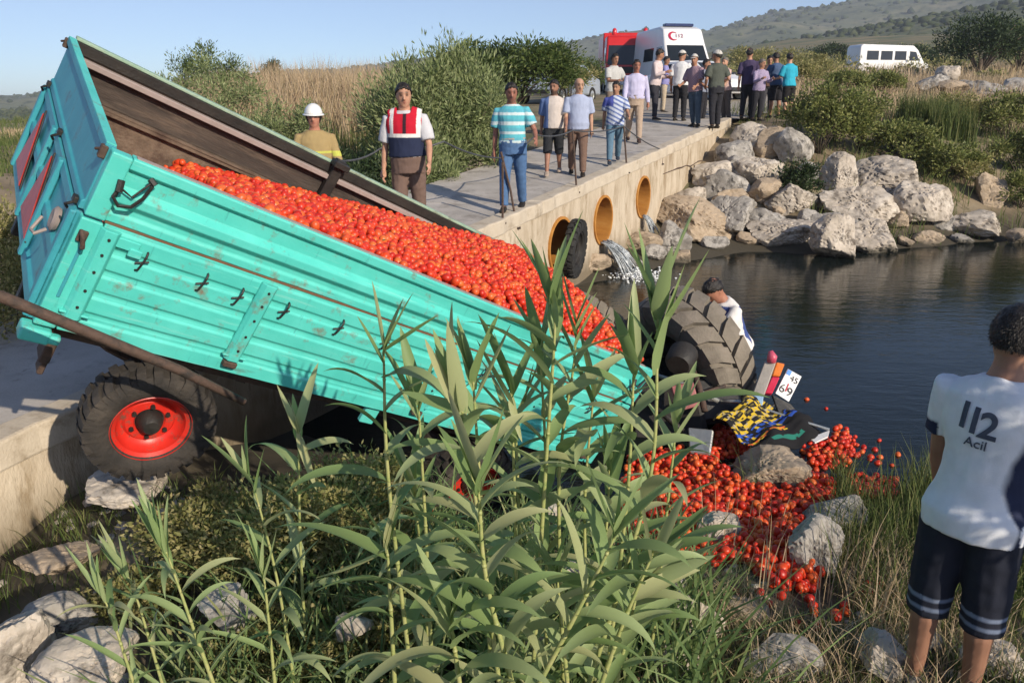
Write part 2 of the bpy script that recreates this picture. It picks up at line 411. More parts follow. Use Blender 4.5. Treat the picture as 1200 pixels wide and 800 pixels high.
m1 = N(t_, 'ShaderNodeMix', data_type='RGBA'); t_.links.new(far_.outputs[0], m1.inputs[0]); t_.links.new(src, m1.inputs[6]); t_.links.new(gr.outputs[0], m1.inputs[7])
m2 = N(t_, 'ShaderNodeMix', data_type='RGBA'); t_.links.new(mr.outputs[0], m2.inputs[0]); t_.links.new(m1.outputs[2], m2.inputs[6]); m2.inputs[7].default_value = (.055, .046, .03, 1)
t_.links.new(m2.outputs[2], pb.inputs['Base Color'])
tag(link('ground', me, gm), kind='structure')

# far hills: one long ridge that climbs to the right, and a lower one in front of it
def hill_sheet(name, az0, az1, r0, r1, H, m, amp, seed):
    na, nr = 220, 60
    A = np.radians(np.linspace(az0, az1, na)); T = np.linspace(0, 1, nr)
    AA, TT = np.meshgrid(A, T)
    RR = r0 + (r1 - r0) * TT
    hh = np.interp(np.degrees(AA), [h[0] for h in H], [h[1] for h in H]) * r1
    s = TT * TT * (3 - 2 * TT)
    X, Y = RR * np.sin(AA), RR * np.cos(AA)
    nz = np.array([noise.fractal(Vector((x * .006, y * .006, seed)), 1, 2, 5) for x, y in zip(X.ravel(), Y.ravel())]).reshape(X.shape)
    Z = hh * s - 14 * (1 - s) + nz * amp * np.sin(np.pi * np.clip(TT, 0, .98)) + nz * amp * .18 * TT
    # back slope
    X = np.vstack([X, X[-1:] * 1.06]); Y = np.vstack([Y, Y[-1:] * 1.06]); Z = np.vstack([Z, Z[-1:] * 0 - 30])
    nr += 1
    id2 = np.arange(na * nr).reshape(nr, na)
    q = np.stack([id2[:-1, :-1], id2[:-1, 1:], id2[1:, 1:], id2[1:, :-1]], -1).reshape(-1, 4)
    tag(link(name, np_mesh(name, np.stack([X, Y, Z], -1).reshape(-1, 3), q, smooth=True), m), kind='structure')
    return X, Y, Z
hm = mat('hill_scrub', [(.05, .065, .03), (.085, .10, .05), (.13, .135, .07), (.19, .17, .10)], scale=.018, rough=1, bump=0, detail=14, stain=(.03, .045, .018), stain_amt=.47, stain_scale=.08)
def el(v): return ((-SP) + (400 - v) / F_PX * CP) / (CP + (400 - v) / F_PX * SP)
def azd(u, v=60): return math.degrees(math.atan2((u - 600) / F_PX, CP + (400 - v) / F_PX * SP))
far_ridge = [(-60, .012), (azd(0), el(115)), (azd(45), el(113)), (azd(200), el(98)), (azd(330), el(86)), (azd(450), el(80)), (azd(640), el(57)), (azd(760), el(41)), (azd(830), el(38)), (azd(900), el(23)), (azd(980), el(17)), (azd(1060), el(9)), (azd(1130), el(3)), (azd(1200), el(-5)), (60, .14)]
HX, HY, HZ = hill_sheet('hills', -60, 60, 420, 1250, far_ridge, hm, 14, 1.5)
near_ridge = [(-60, -.01), (azd(0), el(128)), (azd(400), el(118)), (azd(640), el(104)), (azd(760), el(84)), (azd(860), el(66)), (azd(960), el(48)), (azd(1060), el(36)), (azd(1200), el(24)), (60, .10)]
HX2, HY2, HZ2 = hill_sheet('hills', -60, 60, 130, 520, near_ridge, mat('near_hill_scrub', [(.05, .07, .026), (.08, .10, .038), (.12, .125, .05), (.2, .165, .085)], scale=.05, rough=1, bump=0, detail=14, stain=(.04, .055, .02), stain_amt=.48, stain_scale=.2), 5, 7.7)
# scrub on the hills: low clumps, one mass
ico = bmesh.new(); bmesh.ops.create_icosphere(ico, subdivisions=1, radius=1)
IV = np.array([v.co[:] for v in ico.verts]); IF = np.array([[v.index for v in f.verts] for f in ico.faces]); ico.free()
ico = bmesh.new(); bmesh.ops.create_icosphere(ico, subdivisions=2, radius=1)
IV2 = np.array([v.co[:] for v in ico.verts]); IF2 = np.array([[v.index for v in f.verts] for f in ico.faces]); ico.free()
def clumps(pos, size, squash, jit, BV=IV, BF=IF):
    n, m = len(pos), len(BV)
    s = np.asarray(size)[:, None, None]
    V = BV[None] * (1 + jit * rng.standard_normal((n, m, 1))) * s
    V[:, :, 2] *= squash
    V += np.asarray(pos)[:, None, :]
    Fq = (BF[None] + (np.arange(n) * m)[:, None, None]).reshape(-1, 3)
    return V.reshape(-1, 3), Fq
P_ = []
for (X, Y, Z, cnt) in ((HX, HY, HZ, 5200), (HX2, HY2, HZ2, 6500)):
    i = rng.integers(4, X.shape[0] - 1, cnt); j = rng.integers(40, X.shape[1] - 12, cnt)
    P_.append(np.stack([X[i, j], Y[i, j], Z[i, j]], -1) + rng.normal(0, 4, (cnt, 3)) * [1, 1, 0])
pos = np.vstack(P_)
dist = np.linalg.norm(pos[:, :2], axis=1)
V, Fq = clumps(pos, rng.uniform(.5, 1.6, len(pos)) * (1 + dist * .0016), .75, .22)
tag(link('hillside_scrub', np_mesh('hillside_scrub', V, None, Fq), leaf_mat('scrub_clump', [(.025, .04, .014), (.045, .06, .022), (.075, .085, .035)], transl=0, rough=1)), kind='stuff')

# ------------------------------------------------------------------ water
wm, wt, wp = new_mat('pond_water')
wp.inputs['Base Color'].default_value = (.008, .012, .011, 1)
wp.inputs['Roughness'].default_value = .06
wp.inputs['IOR'].default_value = 1.33
wp.inputs['Specular IOR Level'].default_value = .32
tc = N(wt, 'ShaderNodeTexCoord')
mp = N(wt, 'ShaderNodeMapping'); mp.inputs['Rotation'].default_value = (0, 0, .35); mp.inputs['Scale'].default_value = (1.0, 2.6, 1)
wt.links.new(tc.outputs['Object'], mp.inputs[0])
na = N(wt, 'ShaderNodeTexNoise', Scale=2.2, Detail=4, Roughness=.55, Distortion=.6)
wt.links.new(mp.outputs[0], na.inputs['Vector'])
nb = N(wt, 'ShaderNodeTexNoise', Scale=9, Detail=3)
wt.links.new(mp.outputs[0], nb.inputs['Vector'])
ma = N(wt, 'ShaderNodeMath', operation='MULTIPLY_ADD'); ma.inputs[1].default_value = .3
wt.links.new(nb.outputs[0], ma.inputs[0]); wt.links.new(na.outputs[0], ma.inputs[2])
b = N(wt, 'ShaderNodeBump', Strength=.22, Distance=.03)
wt.links.new(ma.outputs[0], b.inputs['Height']); wt.links.new(b.outputs[0], wp.inputs['Normal'])
mb = MB(); mb.add([(-9, 4, WATER), (40, 2, WATER), (40, 30, WATER), (-9, 26, WATER)], [(0, 1, 2, 3)])
tag(build('water', mb, wm), kind='structure')

# ------------------------------------------------------------------ bridge
br = thing('bridge', 'low concrete culvert bridge with rust stained pipes crossing the stream', 'bridge', (0, 0, 0))
ys = [1.0, 4.4, 7.9, 11.4, 14.9, 18.4, 21.9]
for a, c in zip(ys[:-1], ys[1:]):
    mb = MB(); g_ = .006; st = np.linspace(a + g_, c - g_, 26)
    vs = []
    for y in st:
        x0, x1 = LE(y), FE(y) - .22
        vs += [(x0, y, DZ(y)), (x1, y, DZ(y)), (x1, y, DZ(y) - .16), (x0, y, DZ(y) - .16)]
    fs = []
    for i in range(25):
        for j in range(4): fs.append((i * 4 + j, i * 4 + (j + 1) % 4, i * 4 + 4 + (j + 1) % 4, i * 4 + 4 + j))
    fs += [(3, 2, 1, 0), (100, 101, 102, 103)]
    mb.add(vs, fs); build('deck_slab', mb, M['concrete'], br, bevel=.008)
    mb = MB(); vs = []
    for y in st:
        x0, x1 = FE(y) - .214, FE(y) + .05
        e = .014 * math.sin(y * 5.1) + .012 * math.sin(y * 13) - .02 * max(0, math.sin(y * 31))
        vs += [(x0, y, DZ(y) + .035), (x1 + e, y, DZ(y) + .03), (x1 + e * .6, y, DZ(y) - .17), (x0, y, DZ(y) - .17)]
    mb.add(vs, fs); build('kerb_beam', mb, M['kerb'], br, bevel=.02, segs=2)
dv = Vector((.52, 1, 0)).normalized(); nv = Vector((dv.y, -dv.x, 0))
o0 = Vector((FE(1.0), 1.0, 0))
Wm = Matrix((( dv.x, 0, nv.x, o0.x), (dv.y, 0, nv.y, o0.y), (0, 1, 0, 0), (0, 0, 0, 1)))
cu = bpy.data.curves.new('wall_face', 'CURVE'); cu.dimensions = '2D'; cu.fill_mode = 'BOTH'
def spl(pts):
    s = cu.splines.new('POLY'); s.points.add(len(pts) - 1)
    for p, q in zip(s.points, pts): p.co = (q[0], q[1], 0, 1)
    s.use_cyclic_u = True
L_ = (21.9 - 1) * math.hypot(.52, 1)
spl([(0, -3.9), (L_, -3.9), (L_, DZ(21.9) - .17), (0, DZ(1) - .17)])
holes = []
for (u, v, r) in ((752, 231, .40), (705, 258, .42), (655, 288, .44)):
    p = Wm.inverted() @ hit_plane(u, v, o0, nv)
    holes.append((p.x, p.y, r)); spl([(p.x + r * math.cos(t), p.y + r * math.sin(t)) for t in np.linspace(0, 2 * math.pi, 36, endpoint=False)])
cu.extrude = .12
tmp = bpy.data.objects.new('tmp', cu); COL.objects.link(tmp)
dg = bpy.context.evaluated_depsgraph_get(); dg.update()
me = bpy.data.meshes.new_from_object(tmp.evaluated_get(dg)); bpy.data.objects.remove(tmp)
w_ = link('front_wall', me, M['wall_concrete'], br); w_.matrix_world = Wm @ Matrix.Translation((0, 0, -.1))
for (x, z, r) in holes:
    mb = MB(); prof = [(r - .001, -2.2)]
    for i in range(23): prof.append((r - (.02 if i % 2 else .035), -2.2 + i * .1))
    prof += [(r - .03, .03), (r + .012, .03), (r + .012, -2.2)]
    mb.lathe(prof, 28); p_ = build('culvert_pipe', mb, M['rust_pipe'], br, auto=50); p_.matrix_world = Wm @ Matrix.Translation((x, z, .02))
mb = MB()
for s_, e_ in ((0, 1),):
    vs = []
    for y in (1.0, 21.9):
        vs += [(LE(y) + .02, y, DZ(y) - .17), (LE(y) + .25, y, DZ(y) - .17), (LE(y) + .25, y, -3.9), (LE(y) + .02, y, -3.9)]
    mb.add(vs, [(0, 1, 5, 4), (1, 2, 6, 5), (2, 3, 7, 6), (3, 0, 4, 7), (0, 3, 2, 1), (4, 5, 6, 7)])
build('back_wall', mb, M['wall_concrete'], br)
# water pouring out of the pipes: ragged strands and the white splash where they land
def cascade(x, z, r, drop, out, wdt, n):
    mb = MB()
    for q in range(n):
        x0 = x + random.uniform(-.5, .5) * wdt; k = random.uniform(.75, 1.15); sp = random.uniform(-.25, .25)
        t1 = random.uniform(.55, 1.0); t0 = random.uniform(0, .25)
        pts = [(x0 + sp * t * .8, z - drop * (t ** 1.6) + .01 * math.sin(9 * t + q), .03 + out * k * t ** .85) for t in np.linspace(t0, t1, 7)]
        mb.tube(pts, [random.uniform(.005, .017) * (1 - .3 * abs(i - 3) / 3) for i in range(7)], 5, Wm)
    o = build('waterfall', mb, mat('foaming_water', [(.14, .16, .17), (.33, .36, .38), (.60, .63, .64)], scale=14, rough=.2, bump=.6, bscale=40), smooth=True)
    tag(o, kind='structure')
    e = Wm @ Vector((x, WATER, .03 + out)); c = []
    for q in range(n * 9):
        a, d = random.uniform(0, 6.3), abs(random.gauss(0, .28))
        c.append((e.x + d * math.cos(a), e.y + d * math.sin(a), WATER + abs(random.gauss(0, .06)) * max(0, 1 - d) + .004))
    return c
FOAM = cascade(holes[1][0], holes[1][1] - holes[1][2] + .06, .4, .58, .62, .34, 80)
FOAM += cascade(holes[0][0], holes[0][1] - holes[0][2] + .05, .4, .42, .3, .2, 26)
V, Fq = clumps(np.array(FOAM), rng.uniform(.008, .03, len(FOAM)), .6, .2)
tag(link('foam', np_mesh('foam', V, None, Fq, smooth=True), mat('foam', [(.6, .63, .64), (.75, .77, .77)], scale=5, rough=.4)), kind='stuff')

mb = MB(); random.seed(5); pts = []
for k in range(16):
    y = 16.6 + k * .31; pts.append(Vector((FE(y), y, DZ(y) - .52 - .02 * k + random.uniform(-.03, .03))) + nv * .022)
mb.tube(pts, [random.uniform(.008, .02) for _ in pts], 5); build('joint_crack', mb, M['rusty'], br)

# road beyond the bridge
mb = MB(); vs = []; ry = np.linspace(21.9, 75, 60)
RC = lambda y: LE(21.9) + 1.55 + .30 * (y - 21.9) + .0016 * (y - 21.9) ** 2
for y in ry:
    hw = 1.55 + min(1.2, (y - 21.9) * .25)
    for a in (-1, -.4, .4, 1):
        x = RC(y) + a * hw
        z = max(gz(x, y), gz(RC(y), y) - .1) + .05
        if y < 24: z = z * (y - 21.9) / 2.1 + (DZ(y) + .0) * (24 - y) / 2.1
        vs.append((x, y, z))
mb.add(vs, [(i * 4 + j, i * 4 + j + 1, i * 4 + j + 5, i * 4 + j + 4) for i in range(59) for j in range(3)])
o = build('road', mb, mat('dusty_road', [(.27, .235, .19), (.34, .30, .25), (.4, .35, .29)], scale=1.2, rough=.95, bump=.4, bscale=25), smooth=True)
tag(o, kind='structure')

# railing posts and the sagging cable between them
def post(pts, label, r=.017):
    t = thing('railing_post', label, 'railing post', pts[0], 0, 'thin steel posts on the bridge edge')
    mb = MB(); mb.tube([Vector(p) - Vector(pts[0]) for p in pts], r, 6); build('shaft', mb, M['rusty'], t)
    mb = MB(); mb.box((0, 0, .012), (.10, .10, .024)); build('base_plate', mb, M['rusty'], t, bevel=.004)
def edge_pt(u, v): return hit_plane(u, v, (FE(0), 0, 0), nv)
pa = edge_pt(606, 268); pb = at(587, 178, pa.y)
post([pa, (pa + pb) / 2 + Vector((.02, 0, 0)), pb], 'thin steel post leaning left beside the striped polo man')
pa = edge_pt(589, 262); post([pa, at(589, 190, pa.y)], 'upright steel post at the blue jeans of the striped polo man')
pc = edge_pt(676, 226); pd = at(671, 153, pc.y)
post([pc, pd], 'thin steel post in front of the bald man in brown trousers')
pe = edge_pt(735, 203); pf = at(731, 148, pe.y)
post([pe, pf], 'thin steel post beside the person in blue jeans walking')
pg = edge_pt(775, 193); post([pg, at(775, 177, pg.y)], 'short stub of a broken steel post above the far culvert', .03)
ph = edge_pt(855, 160); post([ph, at(855, 143, ph.y)], 'short post stub near the crowd at the far bridge end', .03)
mb = MB()
ends = [at(395, 188, 8.6), at(446, 174, 9.2), at(520, 166, 9.6), pb + Vector((0, 0, -.08)), at(628, 158, 11.6), pd, pf, pg + Vector((0, 0, .3)), ph + Vector((0, 0, .18))]
pts = []
for a, c in zip(ends[:-1], ends[1:]):
    for t in np.linspace(0, 1, 7)[:-1]:
        q = a.lerp(c, t); q.z -= .05 * 4 * t * (1 - t); pts.append(q)
pts.append(ends[-1])
mb.tube(pts, .011, 6)
tag(build('cable', mb, M['cable']), 'slack grey cable strung along the bridge posts', 'cable')

# ------------------------------------------------------------------ wheels
def wheel(parent, Mx, R, W, rr, tyre_m, rim_m, n_lug=26, lug=.02, pad=.55, slant=.35, hub=True):
    """Mx: wheel centre with local z along the axle, outer face towards -z"""
    w = bpy.data.objects.new('wheel', None); COL.objects.link(w); w.empty_display_size = .1
    w.parent = parent; w.matrix_local = Mx
    h = W / 2
    mb = MB()
    b = R - lug
    mb.lathe([(rr, -h * .72), (rr + .012, -h * .84), (rr + (b - rr) * .35, -h * .98), (rr + (b - rr) * .7, -h), (b - .02, -h * .93), (b, -h * .8), (b, h * .8), (b - .02, h * .93), (rr + (b - rr) * .7, h), (rr + (b - rr) * .35, h * .98), (rr + .012, h * .84), (rr, h * .72), (rr - .01, 0)], 56)
    build('tyre', mb, tyre_m, w, auto=40)
    mb = MB()
    for s in (-1, 1):
        for k in range(n_lug):
            t0 = 2 * math.pi * (k + (.5 if s > 0 else 0)) / n_lug
            dt = 2 * math.pi / n_lug * pad
            vs = []
            for (hh, sh, rad) in ((.03, slant, R), (.55, slant * .3, R), (.97, 0, R - lug * .6), (1.03, 0, R - lug * 2.6)):
                for q in (0, 1):
                    a = t0 + (sh + q) * dt
                    for r_ in (rad, rad - lug * 1.6):
                        vs.append((r_ * math.cos(a), r_ * math.sin(a), s * h * hh))
            fs = []
            for i in range(3):
                o_ = i * 4
                fs += [(o_, o_ + 4, o_ + 6, o_ + 2), (o_ + 2, o_ + 6, o_ + 7, o_ + 3), (o_ + 1, o_ + 3, o_ + 7, o_ + 5), (o_, o_ + 1, o_ + 5, o_ + 4)]
            fs += [(0, 2, 3, 1), (12, 13, 15, 14)]
            mb.add(vs, fs)
    tag(build('tread', mb, tyre_m, w), kind='stuff')
    mb = MB()
    mb.lathe([(rr + .008, -h * .86), (rr + .016, -h * .80), (rr + .004, -h * .74), (rr - .02, -h * .62), (rr - .028, -h * .25), (rr - .05, -h * .05), (rr * .70, .0), (rr * .62, -h * .16), (rr * .42, -h * .18), (rr * .38, -h * .1), (rr * .38, h * .05), (rr - .05, h * .12), (rr - .02, h * .7), (rr + .006, h * .72)], 48)
    build('rim', mb, rim_m, w, auto=35)
    if hub:
        mb = MB(); mb.lathe([(.001, -h * .8), (rr * .2, -h * .78), (rr * .25, -h * .68), (rr * .34, -h * .35), (rr * .36, 0), (.001, 0)], 20)
        build('hub', mb, M['dark_metal'], w, auto=35)
        for k in range(6):
            a = 2 * math.pi * k / 6 + .3
            mb = MB(); mb.loft([((rr * .5 * math.cos(a), rr * .5 * math.sin(a), -h * z_), (.013, 0, 0), (0, .013, 0)) for z_ in (.12, .32)], 6)
            build('wheel_nut', mb, M['dark_metal'], w)
    return w
def axis_m(c, e):
    """matrix at c whose local z points along e"""
    q = Vector(e).normalized().to_track_quat('Z', 'Y').to_matrix().to_4x4()
    return Matrix.Translation(c) @ q

# ------------------------------------------------------------------ trailer
TR = Matrix(((.703, -.484, .522, -2.202), (.555, .831, .024, 3.461), (-.445, .273, .853, -.965), (0, 0, 0, 1)))
TRi = TR.inverted()
LEN, WID, HGT, SPL = 4.0, 2.1, .906, .575
tr = thing('farm_trailer', 'turquoise farm trailer full of tomatoes, tipped nose down off the bridge', 'trailer')
tr.matrix_world = TR
XM = Matrix(((0, 0, 1, 0), (1, 0, 0, 0), (0, 1, 0, 0), (0, 0, 0, 1)))       # profile (y, z) swept along x
def sweep(poly, x0, x1, n=70, amp=.006):
    mb, m = MB(), len(poly); vs = []
    for i in range(n + 1):
        x = x0 + (x1 - x0) * i / n
        for y, z in poly:
            k = amp * (noise.noise(Vector((x * 2.2, z * 4.0, 5.5))) + .5 * noise.noise(Vector((x * 6.5, z * 8, 1.5)))) if 0 < i < n else 0
            vs.append((x, y + k, z))
    fs = [tuple(range(m - 1, -1, -1)), tuple(n * m + j for j in range(m))]
    fs += [(i * m + j, i * m + (j + 1) % m, (i + 1) * m + (j + 1) % m, (i + 1) * m + j) for i in range(n) for j in range(m)]
    return mb.add(vs, fs)
low = [(0, .004), (-.022, .004), (-.022, .075), (-.012, .085), (-.012, .10)]
for z0 in (.10, .215, .33, .445):
    low += [(-.009, z0 + .010), (-.009, z0 + .022), (-.021, z0 + .034), (-.021, z0 + .102), (-.012, z0 + .112)]
low += [(-.012, .572), (.035, .572), (.035, .004)]
build('side_panel', sweep(low, .105, LEN - .10), M['teal'], tr, bevel=.003)
up = [(.0, .588), (-.016, .588), (-.016, .625), (-.006, .64), (-.006, .665), (-.038, .695), (-.038, .735), (-.006, .765), (-.006, .835), (-.012, .845), (-.034, .855), (-.034, .90), (-.026, .906), (.03, .906), (.03, .588)]
build('side_board', sweep(up, .095, LEN - .085), M['teal'], tr, bevel=.003)
mb = MB(); mb.box((LEN / 2, .004, .58), (LEN - .2, .03, .012)); build('seam', mb, M['rust_edge'], tr)
mb = MB(); mb.box((LEN / 2, -.002, .9085), (LEN - .22, .03, .005)); build('rim_strip', mb, M['worn_edge'], tr)
for x0, x1 in ((0, .10), (LEN - .095, LEN)):
    mb = MB(); mb.box(((x0 + x1) / 2, .0, .29), (x1 - x0 - .006, .06, .565)); build('corner_post', mb, M['teal'], tr, bevel=.008, segs=2)
    mb = MB(); mb.box(((x0 + x1) / 2, -.005, .745), (x1 - x0 - .012, .066, .315)); build('board_end', mb, M['teal'], tr, bevel=.008, segs=2)
mb = MB(); mb.box((.05, -.032, .30), (.016, .008, .26)); build('slot_shade', mb, M['teal_shaded'], tr, bevel=.003)  # raised strip whose darker teal stands in for the shade in a slot
for x in (.135, .925, 2.19, 3.05, 3.84):
    mb = MB()
    mb.prism([(x - .045, -.02), (x - .045, -.034), (x - .026, -.062), (x + .026, -.062), (x + .045, -.034), (x + .045, -.02)], .47, Matrix.Translation((0, 0, .09)))
    p = build('side_post', mb, M['teal'], tr, bevel=.003)
    for z in (.16, .25, .35, .44, .52):
        mb = MB(); mb.loft([((x, -.06, z), (.008, 0, 0), (0, 0, .008)), ((x, -.067, z), (.007, 0, 0), (0, 0, .007))], 8); build('bolt', mb, M['dark_metal'], p)
    mb = MB(); mb.box((x, -.04, .066), (.075, .04, .035)); build('hinge', mb, M['rusty'], tr, bevel=.006)
    mb = MB(); mb.box((x + .004, -.04, .115), (.13, .028, .012)); build('hinge_plate', mb, M['teal'], tr, bevel=.004)
for x, z in ((.31, .46), (.605, .455), (.80, .44), (1.06, .445), (1.40, .45), (1.72, .45), (2.5, .45), (2.8, .45), (3.35, .46), (3.6, .46)):
    mb = MB()
    mb.tube([(x - .010, -.022, z - .055), (x - .004, -.036, z - .045), (x, -.046, z - .01), (x + .006, -.046, z + .028), (x + .008, -.036, z + .046), (x + .010, -.02, z + .048)], .0055, 6)
    mb.tube([(x - .026, -.03, z - .018), (x + .03, -.03, z + .006)], .005, 6)
    build('rope_hook', mb, M['dark_metal'], tr)
for xo in (.085, LEN - .17):      # bent wire latches of the upper board
    mb = MB()
    mb.tube([(xo, -.06, .775), (xo - .012, -.065, .72), (xo + .02, -.07, .69), (xo + .07, -.07, .705), (xo + .10, -.07, .76), (xo + .115, -.066, .83)], .009, 6)
    mb.tube([(xo - .005, -.05, .80), (xo + .0, -.07, .75)], .016, 6)
    mb.tube([(xo + .10, -.045, .85), (xo + .125, -.06, .835)], .015, 6)
    mb.tube([(xo, -.062, .77), (xo + .06, -.06, .745), (xo + .115, -.055, .85)], .006, 5)
    build('latch', mb, M['dark_metal'], tr)
mb = MB(); mb.tube([(.02, -.05, .52), (.03, -.085, .50), (.045, -.085, .455), (.05, -.05, .44)], .012, 6); mb.box((.035, -.04, .49), (.04, .02, .055)); build('corner_lock', mb, M['rusty'], tr, bevel=.004)
mb = MB(); mb.box((.20, -.034, .515), (.15, .01, .05)); mb.box((.265, -.038, .488), (.06, .02, .04)); build('lock_plate', mb, M['teal'], tr, bevel=.004)
mb = MB(); mb.box((.03, .0, -.045), (.13, .10, .07)); mb.box((.10, -.02, -.05), (.08, .05, .045)); build('step_bracket', mb, M['teal'], tr, bevel=.012, segs=2)
mb = MB(); mb.box((1.93, .03, -.06), (.10, .04, .13)); build('stake_pocket', mb, M['teal'], tr, bevel=.008)
# tailgate, seen from outside
YM = Matrix(((1, 0, 0, 0), (0, 1, 0, 0), (0, 0, 1, 0), (0, 0, 0, 1)))
tg = [(.0, .0), (-.02, .0), (-.02, .06), (-.004, .075), (-.004, .27), (-.022, .285), (-.022, .33), (-.004, .345), (-.004, .50), (-.02, .515), (-.02, .57), (.03, .57), (.03, .0)]
ZM = Matrix(((1, 0, 0, 0), (0, 0, 1, 0), (0, 1, 0, 0), (0, 0, 0, 1)))       # profile (x, z) swept along y
mb = MB().prism(tg, WID - .07, Matrix.Translation((0, .035, 0)) @ ZM); build('tailgate', mb, M['teal_shaded'], tr, bevel=.003)
tu = [(.0, .583), (-.012, .583), (-.012, .62), (.0, .63), (.0, .86), (-.016, .87), (-.016, .906), (.03, .906), (.03, .583)]
mb = MB().prism(tu, WID - .07, Matrix.Translation((0, .035, 0)) @ ZM); build('tailgate_board', mb, M['teal_shaded'], tr, bevel=.003)
mb = MB(); mb.box((.006, WID / 2, .910), (.042, WID - .08, .006)); build('tailgate_rim', mb, M['teal'], tr)
for y in (.055, .70, 1.22, WID - .055):
    mb = MB(); mb.box((-.022, y, .287), (.03, .06, .56)); build('tailgate_stile', mb, M['teal_shaded'], tr, bevel=.006)
def tri(c, s, d):
    return [(c[0], c[1] + s * .62), (c[0] - s * .5, c[1] - s * .32), (c[0] + s * .5, c[1] - s * .32)]
for y in (1.65, .90):
    PM = Matrix(((0, 0, 1, 0), (1, 0, 0, 0), (0, 1, 0, 0), (0, 0, 0, 1)))
    mb = MB().prism(tri((y, .235), .47, 0), -.010, Matrix.Translation((-.023, 0, 0)) @ PM); f_ = build('reflector_frame', mb, M['dark_metal'], tr, bevel=.003)
    mb = MB().prism(tri((y, .235), .435, 0), -.006, Matrix.Translation((-.0335, 0, 0)) @ PM); build('reflector', mb, M['reflector'], f_, bevel=.004)
for y in (.10, WID - .10, 1.05):
    mb = MB(); mb.tube([(-.03, y - .02, .585), (-.045, y - .015, .57), (-.048, y + .015, .555), (-.03, y + .02, .535)], .008, 6); mb.box((-.022, y, .597), (.022, .05, .03)); build('tailgate_hinge', mb, M['dark_metal'], tr, bevel=.004)
mb = MB(); mb.lathe([(.055, -.03), (.062, -.012), (.045, .0), (.001, -.005), (.001, -.035)], 20, Matrix.Translation((-.04, .30, .40)) @ Matrix.Rotation(-math.pi / 2, 4, 'Y'))
mb.tube([(-.05, .24, .36), (-.09, .22, .33), (-.09, .33, .30), (-.06, .38, .36)], .008, 6)
build('tail_lamp', mb, M['worn_edge'], tr, auto=40)
for y, z in ((.02, .905), (WID - .06, .905)):
    mb = MB(); mb.box((-.014, y + .02, z - .04), (.03, .035, .06)); mb.tube([(-.022, y + .02, z - .03), (-.04, y + .05, z - .05)], .008, 6); build('corner_catch', mb, M['rusty'], tr, bevel=.005)
# far side, seen from inside
fl = [(WID, .0), (WID + .03, .0), (WID + .03, .572), (WID - .045, .572), (WID - .045, .545), (WID - .004, .535), (WID - .004, .0)]
build('side_panel', sweep(fl, .04, LEN - .04), M['inner_dirt'], tr, bevel=.003)
mb = MB(); mb.box((LEN / 2, WID - .02, .58), (LEN - .1, .06, .012)); build('board_ledge', mb, M['inner_dirt'], tr)
fu = [(WID, .588), (WID + .03, .588), (WID + .03, .90), (WID - .01, .90), (WID - .01, .795), (WID - .004, .78), (WID - .004, .588)]
build('side_board', sweep(fu, .04, LEN - .03), M['inner_board'], tr, bevel=.003)
mb = MB(); mb.box((LEN / 2, WID - .035, .802), (LEN - .1, .055, .038)); build('side_rail', mb, M['worn_edge'], tr, bevel=.004)
mb = MB(); mb.box((LEN / 2, WID + .012, .913), (LEN - .06, .06, .02)); build('rim_strip', mb, M['pale_green'], tr, bevel=.004)
mb = MB(); mb.box((LEN / 2, WID - .012, .868), (LEN - .06, .03, .066)); build('rim_shade_strip', mb, M['dark_metal'], tr, bevel=.003)  # black strip painted in for the shade in the recess under the rim
mb = MB(); mb.box((1.94, WID - .05, .78), (.085, .06, .37)); mb.box((1.94, WID - .075, .93), (.13, .10, .05)); mb.tube([(1.9, WID - .06, .60), (1.86, WID - .10, .52)], .025, 6); build('stanchion', mb, M['dark_metal'], tr, bevel=.006)
# front wall, bed and running gear
fw = [(LEN, .0), (LEN - .03, .0), (LEN - .03, .88), (LEN, .88)]
mb = MB().prism(fw, WID - .05, Matrix.Translation((0, .03, 0)) @ ZM); build('front_panel', mb, M['teal'], tr, bevel=.004)
mb = MB(); mb.box((LEN / 2, WID / 2, -.005), (LEN - .05, WID - .08, .03)); build('bed', mb, M['inner_dirt'], tr)
for y in (.12, 1.98):
    mb = MB(); mb.box((LEN / 2, y, -.055), (LEN - .1, .05, .07)); build('bed_edge_rail', mb, M['rusty'], tr)
for y in (.62, 1.48):
    mb = MB(); mb.box((LEN / 2, y, -.13), (LEN - .05, .07, .17)); build('chassis_rail', mb, M['dark_metal'], tr, bevel=.006)
for x in (.12, .55, 1.1, 1.7, 2.3, 2.9, 3.5, 3.9):
    mb = MB(); mb.box((x, WID / 2, -.065), (.06, WID - .2, .07)); build('cross_beam', mb, M['dark_metal'], tr)
for x in (.745, 3.1):
    mb = MB(); mb.tube([(x, .12, -.46), (x, WID - .12, -.46)], .04, 8); build('axle', mb, M['rusty'], tr)
    for y in (.62, 1.48):
        mb = MB(); mb.tube([(x - .45, y, -.24), (x - .2, y, -.36), (x, y, -.40), (x + .2, y, -.36), (x + .45, y, -.24)], [(.035, .012), (.035, .02), (.035, .04), (.035, .02), (.035, .012)], 6); build('leaf_spring', mb, M['rusty'], tr)
for y in (.12, WID - .12):
    s = 1 if y < 1 else -1
    for x in (.745, 3.1):
        wheel(tr, axis_m((x, y, -.46), (0, s, 0)), .345, .23, .195, M['tyre'], M['red_paint'])
mb = MB(); mb.box((.18, .30, -.2), (.05, .14, .26)); mb.box((.19, .30, -.36), (.03, .10, .10)); build('mud_flap', mb, M['rusty'], tr, bevel=.006)

